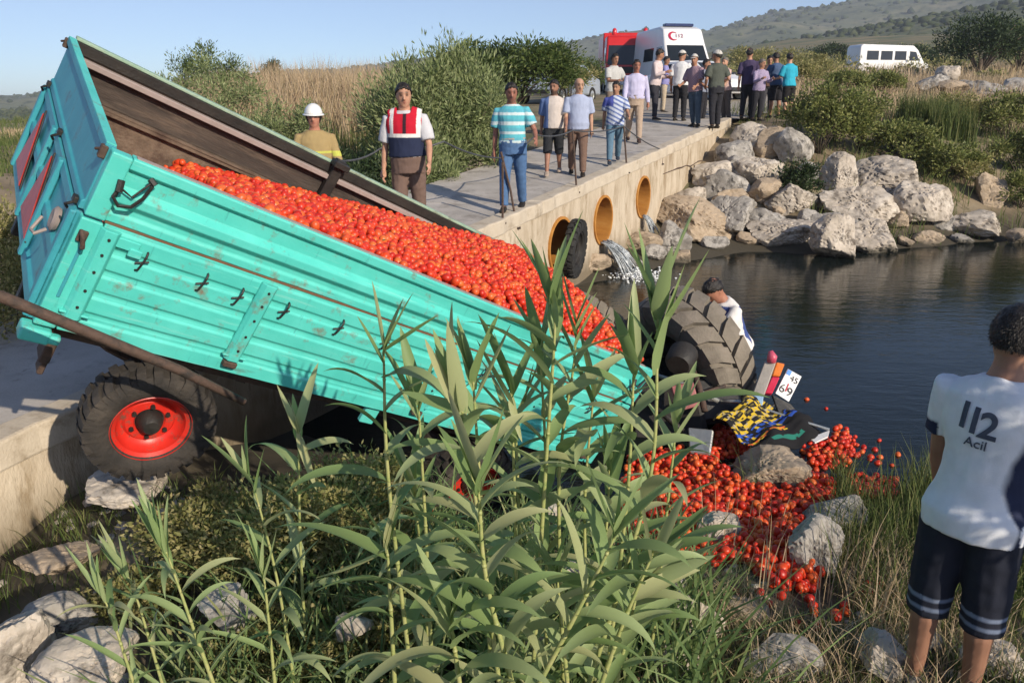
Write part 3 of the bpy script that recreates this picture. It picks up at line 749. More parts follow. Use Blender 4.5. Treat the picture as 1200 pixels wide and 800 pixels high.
# ------------------------------------------------------------------ tomatoes
def tomato_mesh(name, BV, BF, m, sq=(1, 1, .9)):
    V = BV * sq
    r = np.hypot(V[:, 0], V[:, 1])
    V[:, 2] -= .18 * np.exp(-(r / .3) ** 2) * np.sign(V[:, 2])
    V = V + .03 * np.sin(5 * np.arctan2(V[:, 1], V[:, 0]))[:, None] * V * [1, 1, 0]
    me = np_mesh(name, V * .0275, None, BF, smooth=True); me.materials.append(m)
    return me
def rand_rot(n):
    q = rng.standard_normal((n, 4)); q /= np.linalg.norm(q, axis=1)[:, None]
    w, x, y, z = q.T
    return np.stack([1 - 2 * (y * y + z * z), 2 * (x * y - z * w), 2 * (x * z + y * w), 2 * (x * y + z * w), 1 - 2 * (x * x + z * z), 2 * (y * z - x * w), 2 * (x * z - y * w), 2 * (y * z + x * w), 1 - 2 * (x * x + y * y)], -1).reshape(n, 3, 3)
def tomato_pile(name, pos, label=None, parent=None):
    n = len(pos); m = len(IV2)
    B = IV2 * [1, 1, 1.0]
    s = .0245 * rng.uniform(.75, 1.2, (n, 1, 1))
    ell = np.stack([np.ones(n), np.ones(n), rng.uniform(.75, 1.35, n)], -1)[:, None, :]
    V = np.einsum('nij,nmj->nmi', rand_rot(n), (B[None] * ell)) * s + np.asarray(pos)[:, None, :]
    Fq = (IF2[None] + (np.arange(n) * m)[:, None, None]).reshape(-1, 3)
    o = link(name, np_mesh(name, V.reshape(-1, 3), None, Fq, smooth=True), M['tomato'])
    tag(o, label, None, None, 'stuff')
    return o
def heap_z(x, y):
    far = .41 + (x - .83) * .175 + .02
    near = np.where(x > .62, .90, .90 - (.62 - x) * 1.25)
    t = np.clip(y / 2.05, 0, 1)
    s = near * (1 - t) + far * t
    s = s + .10 * np.sin(np.pi * t) * np.clip((x - .6) / 1.4, 0, 1)
    s = np.where(x < .62 + .25 * t, np.minimum(s, .90 - (.62 + .25 * t - x) * 1.25 - .47 * t), s)
    e = np.clip((x - 3.75) / .25, 0, 1)
    return s * (1 - e) + e * np.minimum(s, .93) + .015 * np.sin(7 * x + 3 * y) * np.sin(5 * y)
st = .0455
xx, yy = np.meshgrid(np.arange(.25, 3.95, st), np.arange(.05, 2.05, st * .92))
xx = xx + st * .5 * (np.arange(xx.shape[0]) % 2)[:, None]
pl = []
for lay, dz in ((0, 0), (1, -.035)):
    X = xx.ravel() + rng.uniform(-.014, .014, xx.size); Y = yy.ravel() + rng.uniform(-.014, .014, xx.size)
    Z = heap_z(X, Y) + dz + rng.uniform(-.02, .018, X.size)
    k = (Z > .03) & (X < 3.945) & (X > .2) & (Y < 2.04) & (Y > .06)
    pl.append(np.stack([X, Y, Z], -1)[k])
pl = np.vstack(pl)
Rn = np.array(TR)[:3, :3]; Tn = np.array(TR)[:3, 3]
extra = np.stack([rng.uniform(.25, 1.3, 60), rng.uniform(1.2, 2.0, 60), np.full(60, .04)], -1)
tp = pl @ Rn.T + Tn
tomato_pile('tomato_heap', tp, 'heap of red tomatoes filling the tipped trailer')
# the packed inside of the load (the tomatoes below the top layers)
nx_, ny_ = 60, 32
hx, hy = np.meshgrid(np.linspace(.3, 3.94, nx_), np.linspace(.05, 2.05, ny_))
hz = np.maximum(heap_z(hx, hy) - .055, .02)
hv = np.stack([hx, hy, hz], -1).reshape(-1, 3) @ Rn.T + Tn
i_ = np.arange(nx_ * ny_).reshape(ny_, nx_)
hq = np.stack([i_[:-1, :-1], i_[:-1, 1:], i_[1:, 1:], i_[1:, :-1]], -1).reshape(-1, 4)
o = link('tomato_pulp', np_mesh('tomato_pulp', hv, hq, smooth=True), mat('crushed_tomato', [(.2, .01, .006), (.33, .02, .01)], scale=40, rough=.5, bump=.5, bscale=60)); tag(o, kind='stuff')

# the spill on the bank: sample the outline in metres on the ground
def inside(p, poly):
    x, y = p; c = False
    for i in range(len(poly)):
        x1, y1 = poly[i - 1]; x2, y2 = poly[i]
        if (y1 > y) != (y2 > y) and x < (x2 - x1) * (y - y1) / (y2 - y1) + x1: c = not c
    return c
SPILLS = [([(735, 545), (790, 528), (838, 535), (872, 578), (940, 560), (978, 572), (972, 600), (940, 612), (962, 685), (945, 702), (900, 690), (870, 662), (800, 668), (745, 650), (715, 625)], .034, 3),
          ([(835, 500), (862, 495), (905, 528), (880, 545), (838, 538)], .043, 2), ([(938, 528), (985, 506), (1002, 515), (998, 548), (952, 552)], .043, 2),
          ([(990, 556), (1052, 558), (1056, 586), (1000, 592)], .045, 1), ([(1000, 512), (1030, 530), (1040, 548), (1000, 550)], .10, 1), ([(930, 690), (965, 700), (1010, 728), (985, 738), (930, 712)], .075, 1), ([(695, 640), (740, 610), (745, 660), (705, 668)], .06, 1)]
sp = []
for poly, gap, layers in SPILLS:
    W_ = [ground_hit(u, v) for u, v in poly]
    P2 = [(w.x, w.y) for w in W_]
    x0, x1 = min(p[0] for p in P2), max(p[0] for p in P2); y0, y1 = min(p[1] for p in P2), max(p[1] for p in P2)
    n = 0
    for lay in range(layers):
        gxs = np.arange(x0, x1, gap * 1.12)
        for i, gx_ in enumerate(gxs):
            for gy_ in np.arange(y0, y1, gap * 1.12):
                p = (gx_ + random.uniform(-.022, .022), gy_ + random.uniform(-.022, .022))
                if inside(p, P2) and random.random() < (.95 if lay == 0 else (.65 if lay == 1 else .25)): sp.append((p[0], p[1], .026 + lay * .034 + random.uniform(-.006, .01)))
for u, v in ((935, 738), (1080, 690), (1030, 690), (1082, 687), (900, 715), (860, 700), (1020, 700), (1033, 716), (1012, 705), (728, 465), (497, 592), (505, 601), (1010, 530), (1019, 541), (1031, 536), (1005, 535), (945, 470), (1012, 526), (958, 741), (890, 700), (1046, 700), (915, 705), (1015, 690), (640, 575), (1030, 518), (1045, 548), (968, 480), (1052, 535)):
    w = ground_hit(u, v); sp.append((w.x, w.y, .022))
sp = np.array(sp)
gs_ = ground_h(sp[:, 0], sp[:, 1]); sp[:, 2] += np.maximum(gs_, WATER - .012)
fl_ = (gs_ < WATER) & (sp[:, 2] < WATER + .03); sp[fl_, 2] = WATER + .002
o_ = np.argsort(np.linalg.norm(sp, axis=1) - .5 * (sp[:, 2] > -9))
near_i, rest_i = o_[:300], o_[300:]
tomato_pile('tomato_spill', sp[rest_i], 'red tomatoes spilled thickly over the bank down to the water')
TM = [tomato_mesh('tomato', IV2 * e, IF2, M['tomato_one']) for e in ((1, 1, .9), (.92, .95, 1.1), (1.05, 1, .85))]
for q in sp[near_i]:
    o = link('tomato', random.choice(TM)); o.location = q
    o.rotation_euler = (random.uniform(0, 6), random.uniform(0, 6), random.uniform(0, 6)); o.scale = [random.uniform(.88, 1.12)] * 3
    tag(o, 'loose ripe red tomato on the front edge of the spill on the grassy bank', 'tomato', 'loose tomatoes at the front of the spill')

# ------------------------------------------------------------------ bent railing pipe over the trailer wheel
mb = MB()
pp = [Vector((-2.85, 2.35, -2.6)), Vector((-2.95, 2.45, -1.7)), Vector((-2.9, 2.55, -.85)), Vector((-2.6, 2.72, -.55)), Vector((-2.02, 3.02, -.74)), Vector((-1.72, 3.24, -1.0)), Vector((-1.52, 3.40, -1.18)), Vector((-1.30, 3.56, -1.40))]
mb.tube(pp, [.024, .024, .024, .024, .025, .024, .023, .018], 10)
tag(build('bent_pipe', mb, M['rusty'], smooth=True), 'long dark rusty pipe bent down across the trailer tail and wheel', 'pipe')

# ------------------------------------------------------------------ overturned tractor in the pond
ca = at(806, 418, 7.3)
tk = thing('tractor', 'overturned tractor half sunk in the pond with one big lugged wheel up', 'tractor', ca)
e = Vector((.80, .46, .36)).normalized()
wheel(tk, axis_m((0, 0, 0), e), .70, .46, .36, M['tyre_dusty'], M['dark_metal'], n_lug=20, lug=.05, pad=.76, slant=.7)
cb = at(694, 384, 7.9) - ca
wheel(tk, axis_m(cb, Vector((.55, .45, .65))), .52, .24, .28, M['tyre_dusty'], M['dark_metal'], n_lug=30, lug=.018, pad=.7)
mb = MB(); mb.tube([cb, cb.lerp(Vector((0, 0, 0)), .5) + Vector((0, 0, -.1)), Vector((0, 0, 0)) + e * .25], .09, 10); build('axle', mb, M['dark_metal'], tk, smooth=True)
def slab(name, corners, thick, m, parent, bevel=0):
    """a plate through four corner points, thick towards the far side"""
    c = [Vector(p) for p in corners]
    n = (c[1] - c[0]).cross(c[3] - c[0]).normalized()
    if n.y < 0: n = -n
    mb = MB(); mb.add(c + [p + n * thick for p in c], [(0, 1, 2, 3), (7, 6, 5, 4), (0, 4, 5, 1), (1, 5, 6, 2), (2, 6, 7, 3), (3, 7, 4, 0)])
    return build(name, mb, m, parent, bevel=bevel)
A_ = lambda u, v, y: at(u, v, y) - ca
slab('engine_block', [A_(738, 425, 6.9), A_(820, 455, 6.6), A_(835, 540, 6.3), A_(740, 520, 6.5)], .9, M['dark_metal'], tk, .04)
slab('gearbox', [A_(800, 440, 6.7), A_(862, 440, 6.8), A_(880, 490, 6.5), A_(810, 500, 6.5)], .5, M['black_plastic'], tk, .05)
mb = MB()
for i in range(9):
    t = -.5 + i * .22
    c = e * .27; u_ = e.orthogonal().normalized(); w_ = e.cross(u_)
    d_ = (Vector((-.2, -.35, -.92)) - e * Vector((-.2, -.35, -.92)).dot(e)).normalized(); d2 = e.cross(d_)
    p = (d_ * math.cos(t) + d2 * math.sin(t)) * .84
    mb.v += [tuple(p - e * .05), tuple(p + e * .42), tuple(p * 1.03 + e * .42), tuple(p * 1.03 - e * .05)]
for i in range(8):
    for j in range(4): mb.f.append((i * 4 + j, i * 4 + (j + 1) % 4, i * 4 + 4 + (j + 1) % 4, i * 4 + 4 + j))
mb.f += [(3, 2, 1, 0), (32, 33, 34, 35)]
build('fender', mb, M['black_plastic'], tk, bevel=.006)
ly = 6.75
pan = slab('lamp_panel', [A_(896, 423, ly), A_(910, 423, ly - .02), A_(896, 462, ly - .22), A_(881, 463, ly - .2)], .05, mat('faded_panel', [(.30, .28, .25), (.4, .37, .33)], scale=12, rough=.6, stain=(.2, .12, .1), stain_amt=.4, stain_scale=12), tk, .008)
slab('lamp_foot', [A_(881, 463.5, ly - .21), A_(895, 463, ly - .23), A_(893, 477, ly - .28), A_(885, 474, ly - .26)], .04, mat('pale_blue_plastic', [(.25, .4, .6), (.3, .48, .68)], scale=6, rough=.5), tk, .006)
slab('turn_lamp', [A_(910, 424, ly - .03), A_(920, 426, ly - .04), A_(914, 441, ly - .11), A_(905, 440, ly - .10)], .06, mat('orange_lens', [(.66, .16, .02), (.75, .22, .03)], scale=20, rough=.25), tk, .008)
slab('tail_lamp', [A_(905, 440.6, ly - .10), A_(914, 441.6, ly - .11), A_(905, 461, ly - .21), A_(896, 460, ly - .2)], .06, mat('red_lens', [(.5, .02, .05), (.62, .04, .09)], scale=20, rough=.25), tk, .008)
mb = MB(); mb.tube([A_(903, 411, ly), A_(905, 418, ly - .02), A_(904, 424, ly - .02)], [.02, .045, .04], 8); build('lamp_cap', mb, mat('pink_red_plastic', [(.5, .05, .1), (.6, .15, .22)], scale=20, rough=.4), tk, smooth=True)
pc_ = [A_(923.5, 432, ly - .05), A_(939.5, 441, ly - .06), A_(924.5, 470.5, ly - .22), A_(909, 460.5, ly - .21)]
pl_ = slab('number_plate', pc_, .012, mat('plate_white', [(.75, .76, .76), (.82, .82, .82)], scale=10, rough=.4, bump=0), tk, .002)
pu = (pc_[1] - pc_[0]).normalized(); pw = (pc_[0] - pc_[3]).normalized(); pn = pu.cross(pw).normalized()
if pn.y > 0: pn = -pn
Lw, Lh = (pc_[1] - pc_[0]).length, (pc_[0] - pc_[3]).length
def decal(name, u0, v0, u1, v1, m):
    q = [pc_[3] + pu * Lw * a + pw * Lh * b_ + pn * .002 for a, b_ in ((u0, v0), (u1, v0), (u1, v1), (u0, v1))]
    mb = MB(); mb.add(q + [p + pn * .002 for p in q], [(0, 1, 2, 3), (7, 6, 5, 4), (0, 4, 5, 1), (1, 5, 6, 2), (2, 6, 7, 3), (3, 7, 4, 0)])
    return build(name, mb, m, pl_)
decal('blue_band', .02, .80, .30, .98, mat('plate_blue', [(.05, .22, .65), (.06, .25, .7)], scale=5, rough=.4, bump=0))
def text_mesh(s, size, m, name='lettering', bold=0):
    fc = bpy.data.curves.new(name, 'FONT'); fc.body = s; fc.size = size; fc.align_x = 'CENTER'; fc.align_y = 'CENTER'; fc.extrude = .0015; fc.offset = bold
    to = bpy.data.objects.new('tmp', fc); COL.objects.link(to)
    dg = bpy.context.evaluated_depsgraph_get(); dg.update()
    me = bpy.data.meshes.new_from_object(to.evaluated_get(dg)); bpy.data.objects.remove(to)
    me.materials.clear(); me.materials.append(m); me.name = name
    return me
ink = mat('plate_ink', [(.015, .015, .02), (.03, .02, .02)], scale=10, rough=.6, bump=0); red_ink = mat('plate_red_ink', [(.45, .03, .05), (.5, .04, .06)], scale=10, rough=.6, bump=0)
for s, a, b_, sz, m_ in (('45', .66, .74, .085, ink), ('6', .22, .26, .12, ink), ('1', .48, .36, .12, red_ink), ('9', .74, .26, .12, ink)):
    o = link('lettering', text_mesh(s, sz, m_), None, pl_)
    o.matrix_local = Matrix.Translation(pc_[3] + pu * Lw * a + pw * Lh * b_ + pn * .003) @ Matrix((( pu.x, pw.x, pn.x, 0), (pu.y, pw.y, pn.y, 0), (pu.z, pw.z, pn.z, 0), (0, 0, 0, 1)))
slab('light_bracket', [A_(905, 462, 6.55), A_(927, 473, 6.5), A_(950, 500, 6.4), A_(915, 490, 6.4)], .03, M['black_plastic'], tk, .005)
mb = MB(); mb.tube([A_(893, 478, 6.5), A_(935, 492, 6.35), A_(972, 503, 6.25)], .012, 6); build('tow_bar', mb, M['chrome'], tk)
for (p0, p1, r_, mm) in (((770, 440, 6.7), (842, 470, 6.5), .022, 'chrome'), ((790, 478, 6.5), (850, 452, 6.6), .018, 'rusty'), ((812, 434, 6.7), (826, 482, 6.4), .03, 'rusty'), ((752, 470, 6.6), (800, 505, 6.3), .028, 'dark_metal'), ((845, 470, 6.5), (884, 478, 6.4), .02, 'chrome')):
    mb = MB(); q0, q1 = A_(*p0), A_(*p1); mb.tube([q0, q0.lerp(q1, .5) + Vector((0, 0, .03)), q1], r_, 8); build('hydraulic_pipe', mb, M[mm], tk, smooth=True)
slab('hood_panel', [A_(786, 452, 6.45), A_(812, 446, 6.45), A_(820, 474, 6.3), A_(794, 482, 6.3)], .03, mat('faded_red_hood', [(.30, .09, .09), (.42, .16, .15)], scale=9, rough=.6, stain=(.2, .15, .12), stain_amt=.45), tk, .01)
mb = MB(); mb.lathe([(.001, -.10), (.10, -.10), (.13, -.05), (.13, .10), (.001, .10)], 18, Matrix.Translation(A_(798, 421, 6.6)) @ axis_m((0, 0, 0), (.4, .8, .3))); build('axle_housing', mb, M['dark_metal'], tk, auto=40)
# water around covers its foot; bits of silver bodywork by the reeds
slab('body_panel', [A_(806, 500, 6.2), A_(836, 503, 6.1), A_(832, 532, 5.95), A_(808, 530, 6.0)], .04, M['chrome'], tk, .01)

# woven rug
ra, rb, rc, rd = at(835, 492, 6.1), at(888, 464, 6.55), at(972, 506, 6.3), at(902, 531, 5.9)
nu, nv_ = 52, 28
V, C = [], []
for i in range(nu + 1):
    for j in range(nv_ + 1):
        s, t = i / nu, j / nv_
        p = ra.lerp(rd, s).lerp(rb.lerp(rc, s), t)
        p.z += .035 * math.sin(9 * s + 2 * t) + .03 * math.sin(11 * t + 6 * s) + .025 * noise.noise(Vector((s * 9, t * 6, 3)))
        p.z = max(p.z, max(gz(p.x, p.y), WATER) + .02)
        V.append(p)
mb = MB(); mb.add(V, [(i * (nv_ + 1) + j, (i + 1) * (nv_ + 1) + j, (i + 1) * (nv_ + 1) + j + 1, i * (nv_ + 1) + j + 1) for i in range(nu) for j in range(nv_)])
me = mb.mesh('woven_rug', True)
ca_ = me.color_attributes.new('Col', 'FLOAT_COLOR', 'CORNER')
YEL, BLK, BLU, ORG, GRN = (.55, .38, .03), (.012, .012, .014), (.03, .09, .42), (.6, .13, .03), (.02, .16, .12)
li = 0
for f in me.polygons:
    i, j = f.index // nv_, f.index % nv_
    h_ = random.random()
    if i < 20: c = (YEL if h_ < .85 else (.35, .3, .2)) if (i // 3 + j // 4) % 2 and h_ > .12 else (BLK if h_ < .8 else (.12, .1, .03))
    elif i < 30: c = BLU if (j // 3 + i // 3) % 2 and h_ > .15 else (BLK if j % 5 else YEL)
    elif i < 40: c = (ORG if h_ < .7 else YEL) if i in (33, 34, 35) and j < 18 and h_ > .1 else BLK
    else: c = GRN if i in (43, 44, 45) and 4 < j < 20 and h_ > .15 else BLK
    for _ in f.loop_indices: ca_.data[li].color = c4(c); li += 1
o = link('woven_rug', me, attr_mat('rug_wool', rough=.95, bump=.6, bscale=120)); s = o.modifiers.new('solid', 'SOLIDIFY'); s.thickness = .012
tag(o, 'soaked woven rug in yellow, blue and black checks by the water', 'rug')
mb = MB(); mb.tube([at(800, 557, 5.75), at(850, 548, 5.9), at(915, 533, 6.0)], [.014, .016, .01], 6)
tag(build('metal_rod', mb, M['chrome']), 'pale thin metal rod lying across the spilled tomatoes', 'rod')
mb = MB(); mb.add([at(948, 513, 6.22), at(972, 504, 6.28), at(970, 511, 6.2), at(955, 518, 6.15)], [(0, 1, 2, 3)])
o = build('plastic_scrap', mb, M['white_paint']); s = o.modifiers.new('solid', 'SOLIDIFY'); s.thickness = .015; tag(o, 'white plastic scrap at the wet corner of the rug', 'scrap')
# loose tyre against the bridge wall
ct = edge_pt(657, 290) + nv * .24
lt = thing('loose_tyre', 'black lugged tyre leaning on the bridge wall beside the pipes', 'tyre', ct)
wheel(lt, axis_m((0, 0, 0), Vector((-1, .34, .08))), .46, .18, .27, M['tyre_black'], M['dark_metal'], n_lug=24, lug=.025, pad=.6, hub=False)

# ------------------------------------------------------------------ people
def remesh(mb, voxel, smooth=2, fac=.5):
    me = mb.mesh('tmp')
    o = bpy.data.objects.new('tmp', me); COL.objects.link(o)
    r = o.modifiers.new('r', 'REMESH'); r.mode = 'VOXEL'; r.voxel_size = voxel
    if smooth:
        s = o.modifiers.new('s', 'SMOOTH'); s.iterations = smooth; s.factor = fac
    dg = bpy.context.evaluated_depsgraph_get(); dg.update()
    out = bpy.data.meshes.new_from_object(o.evaluated_get(dg))
    bpy.data.objects.remove(o); bpy.data.meshes.remove(me)
    out.shade_smooth()
    return out
def coords(me):
    a = np.empty(len(me.vertices) * 3, np.float32); me.vertices.foreach_get('co', a); return a.reshape(-1, 3)
def normals(me):
    a = np.empty(len(me.vertices) * 3, np.float32); me.vertices.foreach_get('normal', a); return a.reshape(-1, 3)
def set_col(me, cols):
    at_ = me.color_attributes.new('Col', 'FLOAT_COLOR', 'POINT')
    c = np.ones((len(me.vertices), 4), np.float32); c[:, :3] = cols
    at_.data.foreach_set('color', c.ravel())
def wrinkle(me, amp, seed, fz=9):
    co, nn = coords(me), normals(me)
    d = np.array([noise.noise(Vector((p[0] * 14 + seed, p[1] * 14, p[2] * fz))) + .6 * noise.noise(Vector((p[0] * 30, p[1] * 30 + seed, p[2] * 17))) for p in co])
    me.vertices.foreach_set('co', (co + nn * ((d * .75 + .30) * amp)[:, None]).astype(np.float32).ravel()); me.update()
SKIN = [(.42, .22, .14), (.34, .17, .105), (.48, .27, .18)]
pid = [0]
def person(label, pos, H, yaw=0, group=None, lean=0, side=0, legs=((0, 0), (0, 0)), arms=((4, 6, 12), (4, 6, 12)), head=(0, 0), fat=1.08,
           shirt=(.6, .6, .6), sleeve=.6, hem=.50, pants=(.05, .05, .06), leg_len=1.0, shoes=(.03, .025, .02), hair='dark', beard=0, hat=None, vest=None,
           belt=None, skin=None, voxel=.011, jacket=False, loose=1.25):
    """yaw 0 faces -y; arms/legs: (right, left) = (forward, outward, elbow) / (forward, knee bend)"""
    pid[0] += 1; sd = pid[0] * 7.3
    R = math.radians
    root = thing('person', label, 'person', pos, R(yaw), group)
    HL = Matrix.Translation((0, 0, .52)) @ Matrix.Rotation(R(side), 4, 'Y') @ Matrix.Rotation(R(lean), 4, 'X') @ Matrix.Translation((0, 0, -.52))
    HD = HL @ Matrix.Translation((0, .004, .862)) @ Matrix.Rotation(R(head[0]), 4, 'Z') @ Matrix.Rotation(R(head[1]), 4, 'X') @ Matrix.Scale(1.07, 4) @ Matrix.Translation((0, 0, -.865))
    torso = [(.475, .084, .058, 0), (.52, .096, .068, .004), (.56, .092 * fat, .066 * fat, -.004 * fat), (.61, .084 * fat, .062 * fat, -.010 * (fat - .6)), (.66, .086 * fat, .062 * fat, -.008 * (fat - .6)), (.71, .096, .066, -.002), (.76, .106, .066, .002), (.795, .108, .056, .006), (.822, .078, .045, .008), (.842, .042, .038, .006), (.875, .034, .036, .0)]
    def torso_rings(infl, z0, z1, kx=1.0):
        zs = [z0] + [t[0] for t in torso if z0 < t[0] < z1] + [z1]
        out = []
        for z in zs:
            fl_ = .014 * max(0, (.57 - z) / .1) if infl > .008 else 0
            rx = np.interp(z, [t[0] for t in torso], [t[1] for t in torso]) * kx + infl + fl_
            ry = np.interp(z, [t[0] for t in torso], [t[2] for t in torso]) * kx + infl + fl_ * 1.3
            yy_ = np.interp(z, [t[0] for t in torso], [t[3] for t in torso])
            c = HL @ Vector((0, yy_, z)); out.append((c, HL.to_3x3() @ Vector((rx, 0, 0)), HL.to_3x3() @ Vector((0, ry, 0))))
        return out
    J = {}
    for s, (fa, kb), nm in ((-1, legs[0], 'r'), (1, legs[1], 'l')):
        hip = Vector((s * .050, .004, .51))
        kn = hip + .235 * Vector((s * .035, -math.sin(R(fa)), -math.cos(R(fa))))
        an = kn + .235 * Vector((s * .01, -math.sin(R(fa - kb)), -math.cos(R(fa - kb))))
        J[nm] = (hip, kn, an)
    low_ = min(J['r'][2].z, J['l'][2].z); dz = .040 - low_
    for s, (fw, ou, el_), nm in ((-1, arms[0], 'ar'), (1, arms[1], 'al')):
        sh = HL @ Vector((s * .108, .006, .800))
        d1 = Vector((s * math.sin(R(ou)), -math.sin(R(fw)) * math.cos(R(ou)), -math.cos(R(fw)) * math.cos(R(ou))))
        e2 = R(fw + el_); o2 = R(ou * (.4 if el_ < 60 else -1.2))
        d2 = Vector((s * math.sin(o2), -math.sin(e2) * math.cos(o2), -math.cos(e2) * math.cos(o2)))
        J[nm] = (sh, sh + d1 * .172, sh + d1 * .172 + d2 * .148, d2)
    def T(rings): return [((Vector(c) + Vector((0, 0, dz))) * H, Vector(a) * H, Vector(b) * H) for c, a, b in rings]
    def limb(mb, pts, rad, n=10):
        mb.tube([(Vector(p) + Vector((0, 0, dz))) * H for p in pts], [tuple(q * H for q in r) if hasattr(r, '__len__') else r * H for r in rad], n)
    # body
    mb = MB()
    mb.loft(T(torso_rings(0, .475, .875)), 14)
    def hd(x, y, z): return HD @ Vector((x, y, z))
    HR = HD.to_3x3()
    hr = [(.868, .014, .016, -.026), (.880, .029, .034, -.014), (.900, .0375, .046, -.004), (.925, .0415, .0525, .0), (.948, .043, .055, .003), (.968, .0415, .053, .006), (.984, .034, .044, .008), (.995, .020, .026, .008), (.999, .006, .008, .008)]
    mb.loft(T([(hd(0, y, z), HR @ Vector((a, 0, 0)), HR @ Vector((0, b, 0))) for z, a, b, y in hr]), 16)
    mb.loft(T([(hd(0, -.004, .85), HR @ Vector((.031, 0, 0)), HR @ Vector((0, .034, 0))), (hd(0, .002, .90), HR @ Vector((.032, 0, 0)), HR @ Vector((0, .036, 0)))]), 12)
    limb(mb, [hd(0, -.048, .948), hd(0, -.056, .932), hd(0, -.0635, .918), hd(0, -.052, .911)], [.0045, .0065, .0095, .007], 8)   # nose
    limb(mb, [hd(-.026, -.046, .953), hd(0, -.0535, .951), hd(.026, -.046, .953)], [.005, .006, .005], 6)
    limb(mb, [hd(-.012, -.046, .8985), hd(0, -.0515, .8985), hd(.012, -.046, .8985)], [.004, .0055, .004], 6)
    for s in (-1, 1): mb.loft(T([(hd(s * .0415, .008, .928), HR @ Vector((.004, 0, 0)), HR @ Vector((0, .009, .016))), (hd(s * .049, .013, .930), HR @ Vector((.003, 0, 0)), HR @ Vector((0, .008, .015)))]), 8)
    for nm in ('r', 'l'):
        h_, k_, a_ = J[nm]
        limb(mb, [h_ + Vector((0, 0, .02)), h_.lerp(k_, .35), k_.lerp(h_, .12), k_, k_.lerp(a_, .25) + Vector((0, .008, 0)), k_.lerp(a_, .6), a_], [.054, .050, .035, .032, .033, .026, .020])
        limb(mb, [a_ + Vector((0, .026, -.020)), a_ + Vector((0, 0, -.012)), a_ + Vector((0, -.04, -.022)), a_ + Vector((0, -.095, -.030))], [(.018, .018), (.021, .022), (.024, .015), (.020, .009)])
    for nm, s in (('ar', -1), ('al', 1)):
        sh, eb, wr, d2 = J[nm]
        limb(mb, [sh + Vector((-s * .03, 0, -.008)), sh, sh.lerp(eb, .4), eb, eb.lerp(wr, .3), wr], [.034, .033, .027, .0215, .0225, .0145])
        # hand: palm, four fingers of different lengths, thumb
        ax = Vector((0, -1, 0)) - d2 * Vector((0, -1, 0)).dot(d2); ax = ax.normalized() if ax.length > .2 else Vector((0, 0, 1))
        nr = ax.cross(d2).normalized() * (-s)      # palm faces the thigh
        if nr.x * s > 0: nr = -nr
        limb(mb, [wr, wr + d2 * .02, wr + d2 * .05], [(.0135, .0135), (.012, .021), (.010, .0235)])
        mb.loft(T([(wr + d2 * t, ax * w, nr * h_) for t, w, h_ in ((.0, .0125, .010), (.022, .021, .0105), (.052, .0235, .009))]), 10)
        for q, (off, ln) in enumerate(((.0175, .036), (.006, .042), (-.006, .039), (-.0175, .030))):
            b0 = wr + d2 * .047 + ax * off
            b1 = b0 + d2 * ln * .55 + nr * .005 + ax * off * .18
            b2 = b1 + d2 * ln * .45 + nr * .012
            limb(mb, [b0, b1, b2], [.0058, .0052, .0042], 6)
        t0 = wr + d2 * .012 + ax * .017
        limb(mb, [t0, t0 + d2 * .018 + ax * .015 + nr * .004, t0 + d2 * .040 + ax * .018 + nr * .010], [.0072, .0064, .005], 6)
    me = remesh(mb, voxel, 2)
    sk = np.array(skin or random.choice(SKIN))
    co = coords(me) / H - [0, 0, dz]
    cols = np.tile(sk, (len(co), 1)) * (1 + .06 * np.sin(co[:, 2:3] * 90))
    Hi = np.array(HD.inverted()); hl = co @ Hi[:3, :3].T + Hi[:3, 3]
    front = hl[:, 1] < -.02
    def spot(c, r, col, k=1.0):
        d = np.linalg.norm((hl - c) * [1, .6, 1.3], axis=1); m_ = (np.clip(1.5 - d / r, 0, 1) * front * k)[:, None]
        cols[:] = cols * (1 - m_) + np.array(col) * m_
    for s in (-1, 1):
        spot((s * .0175, -.047, .9385), .0085, (.03, .018, .014), .9); spot((s * .018, -.05, .953), .008, (.03, .02, .015), .75); spot((s * .009, -.05, .9525), .006, (.03, .02, .015), .6)
    spot((0, -.05, .8985), .010, (.28, .09, .075), .7)
    if beard:
        m_ = (np.clip((.908 - hl[:, 2]) / .014, 0, 1) * (hl[:, 2] > .86) * (hl[:, 1] < .02))[:, None] * beard; cols[:] = cols * (1 - m_) + np.array((.04, .03, .025)) * m_
        spot((0, -.055, .907), .013, (.04, .03, .025), beard)
    set_col(me, np.clip(cols, 0, 1)); link('body', me, M['skin'], root)
    def cloth(name, mb_, colr, vox, amp, m_=None, fz=9):
        me_ = remesh(mb_, vox, 4); wrinkle(me_, amp, sd, fz)
        c_ = coords(me_) / H - [0, 0, dz]
        if callable(colr): cl = np.array([colr(*p) for p in c_])
        else: cl = np.tile(np.array(colr[:3]), (len(c_), 1))
        set_col(me_, cl); return link(name, me_, m_ or M['cloth'], root)
    # shirt
    vx = max(voxel * 1.05, .010)
    mb = MB(); I = .0095 * loose
    mb.loft(T(torso_rings(I, hem, .845)), 18)
    for nm, s in (('ar', -1), ('al', 1)):
        sh, eb, wr, d2 = J[nm]
        base = [sh + Vector((-s * .035, 0, -.012)), sh + Vector((s * .002, 0, -.004))]
        if sleeve <= 1: pts = base + [sh.lerp(eb, sleeve * .5), sh.lerp(eb, sleeve)]; rad = [.036, .0375, .0365 * loose, .037 * loose]
        else: pts = base + [sh.lerp(eb, .5), eb, eb.lerp(wr, .5), eb.lerp(wr, min(1, sleeve - 1))]; rad = [.036, .037, .034, .031, .029, .024]
        limb(mb, pts, rad, 12)
    o_sh = cloth('jacket' if jacket else 'shirt', mb, shirt, vx, .006 * H / 1.7)
    # trousers
    mb = MB(); mb.loft(T(torso_rings(.006 if hem < .52 else .011, .462, .585)), 16)
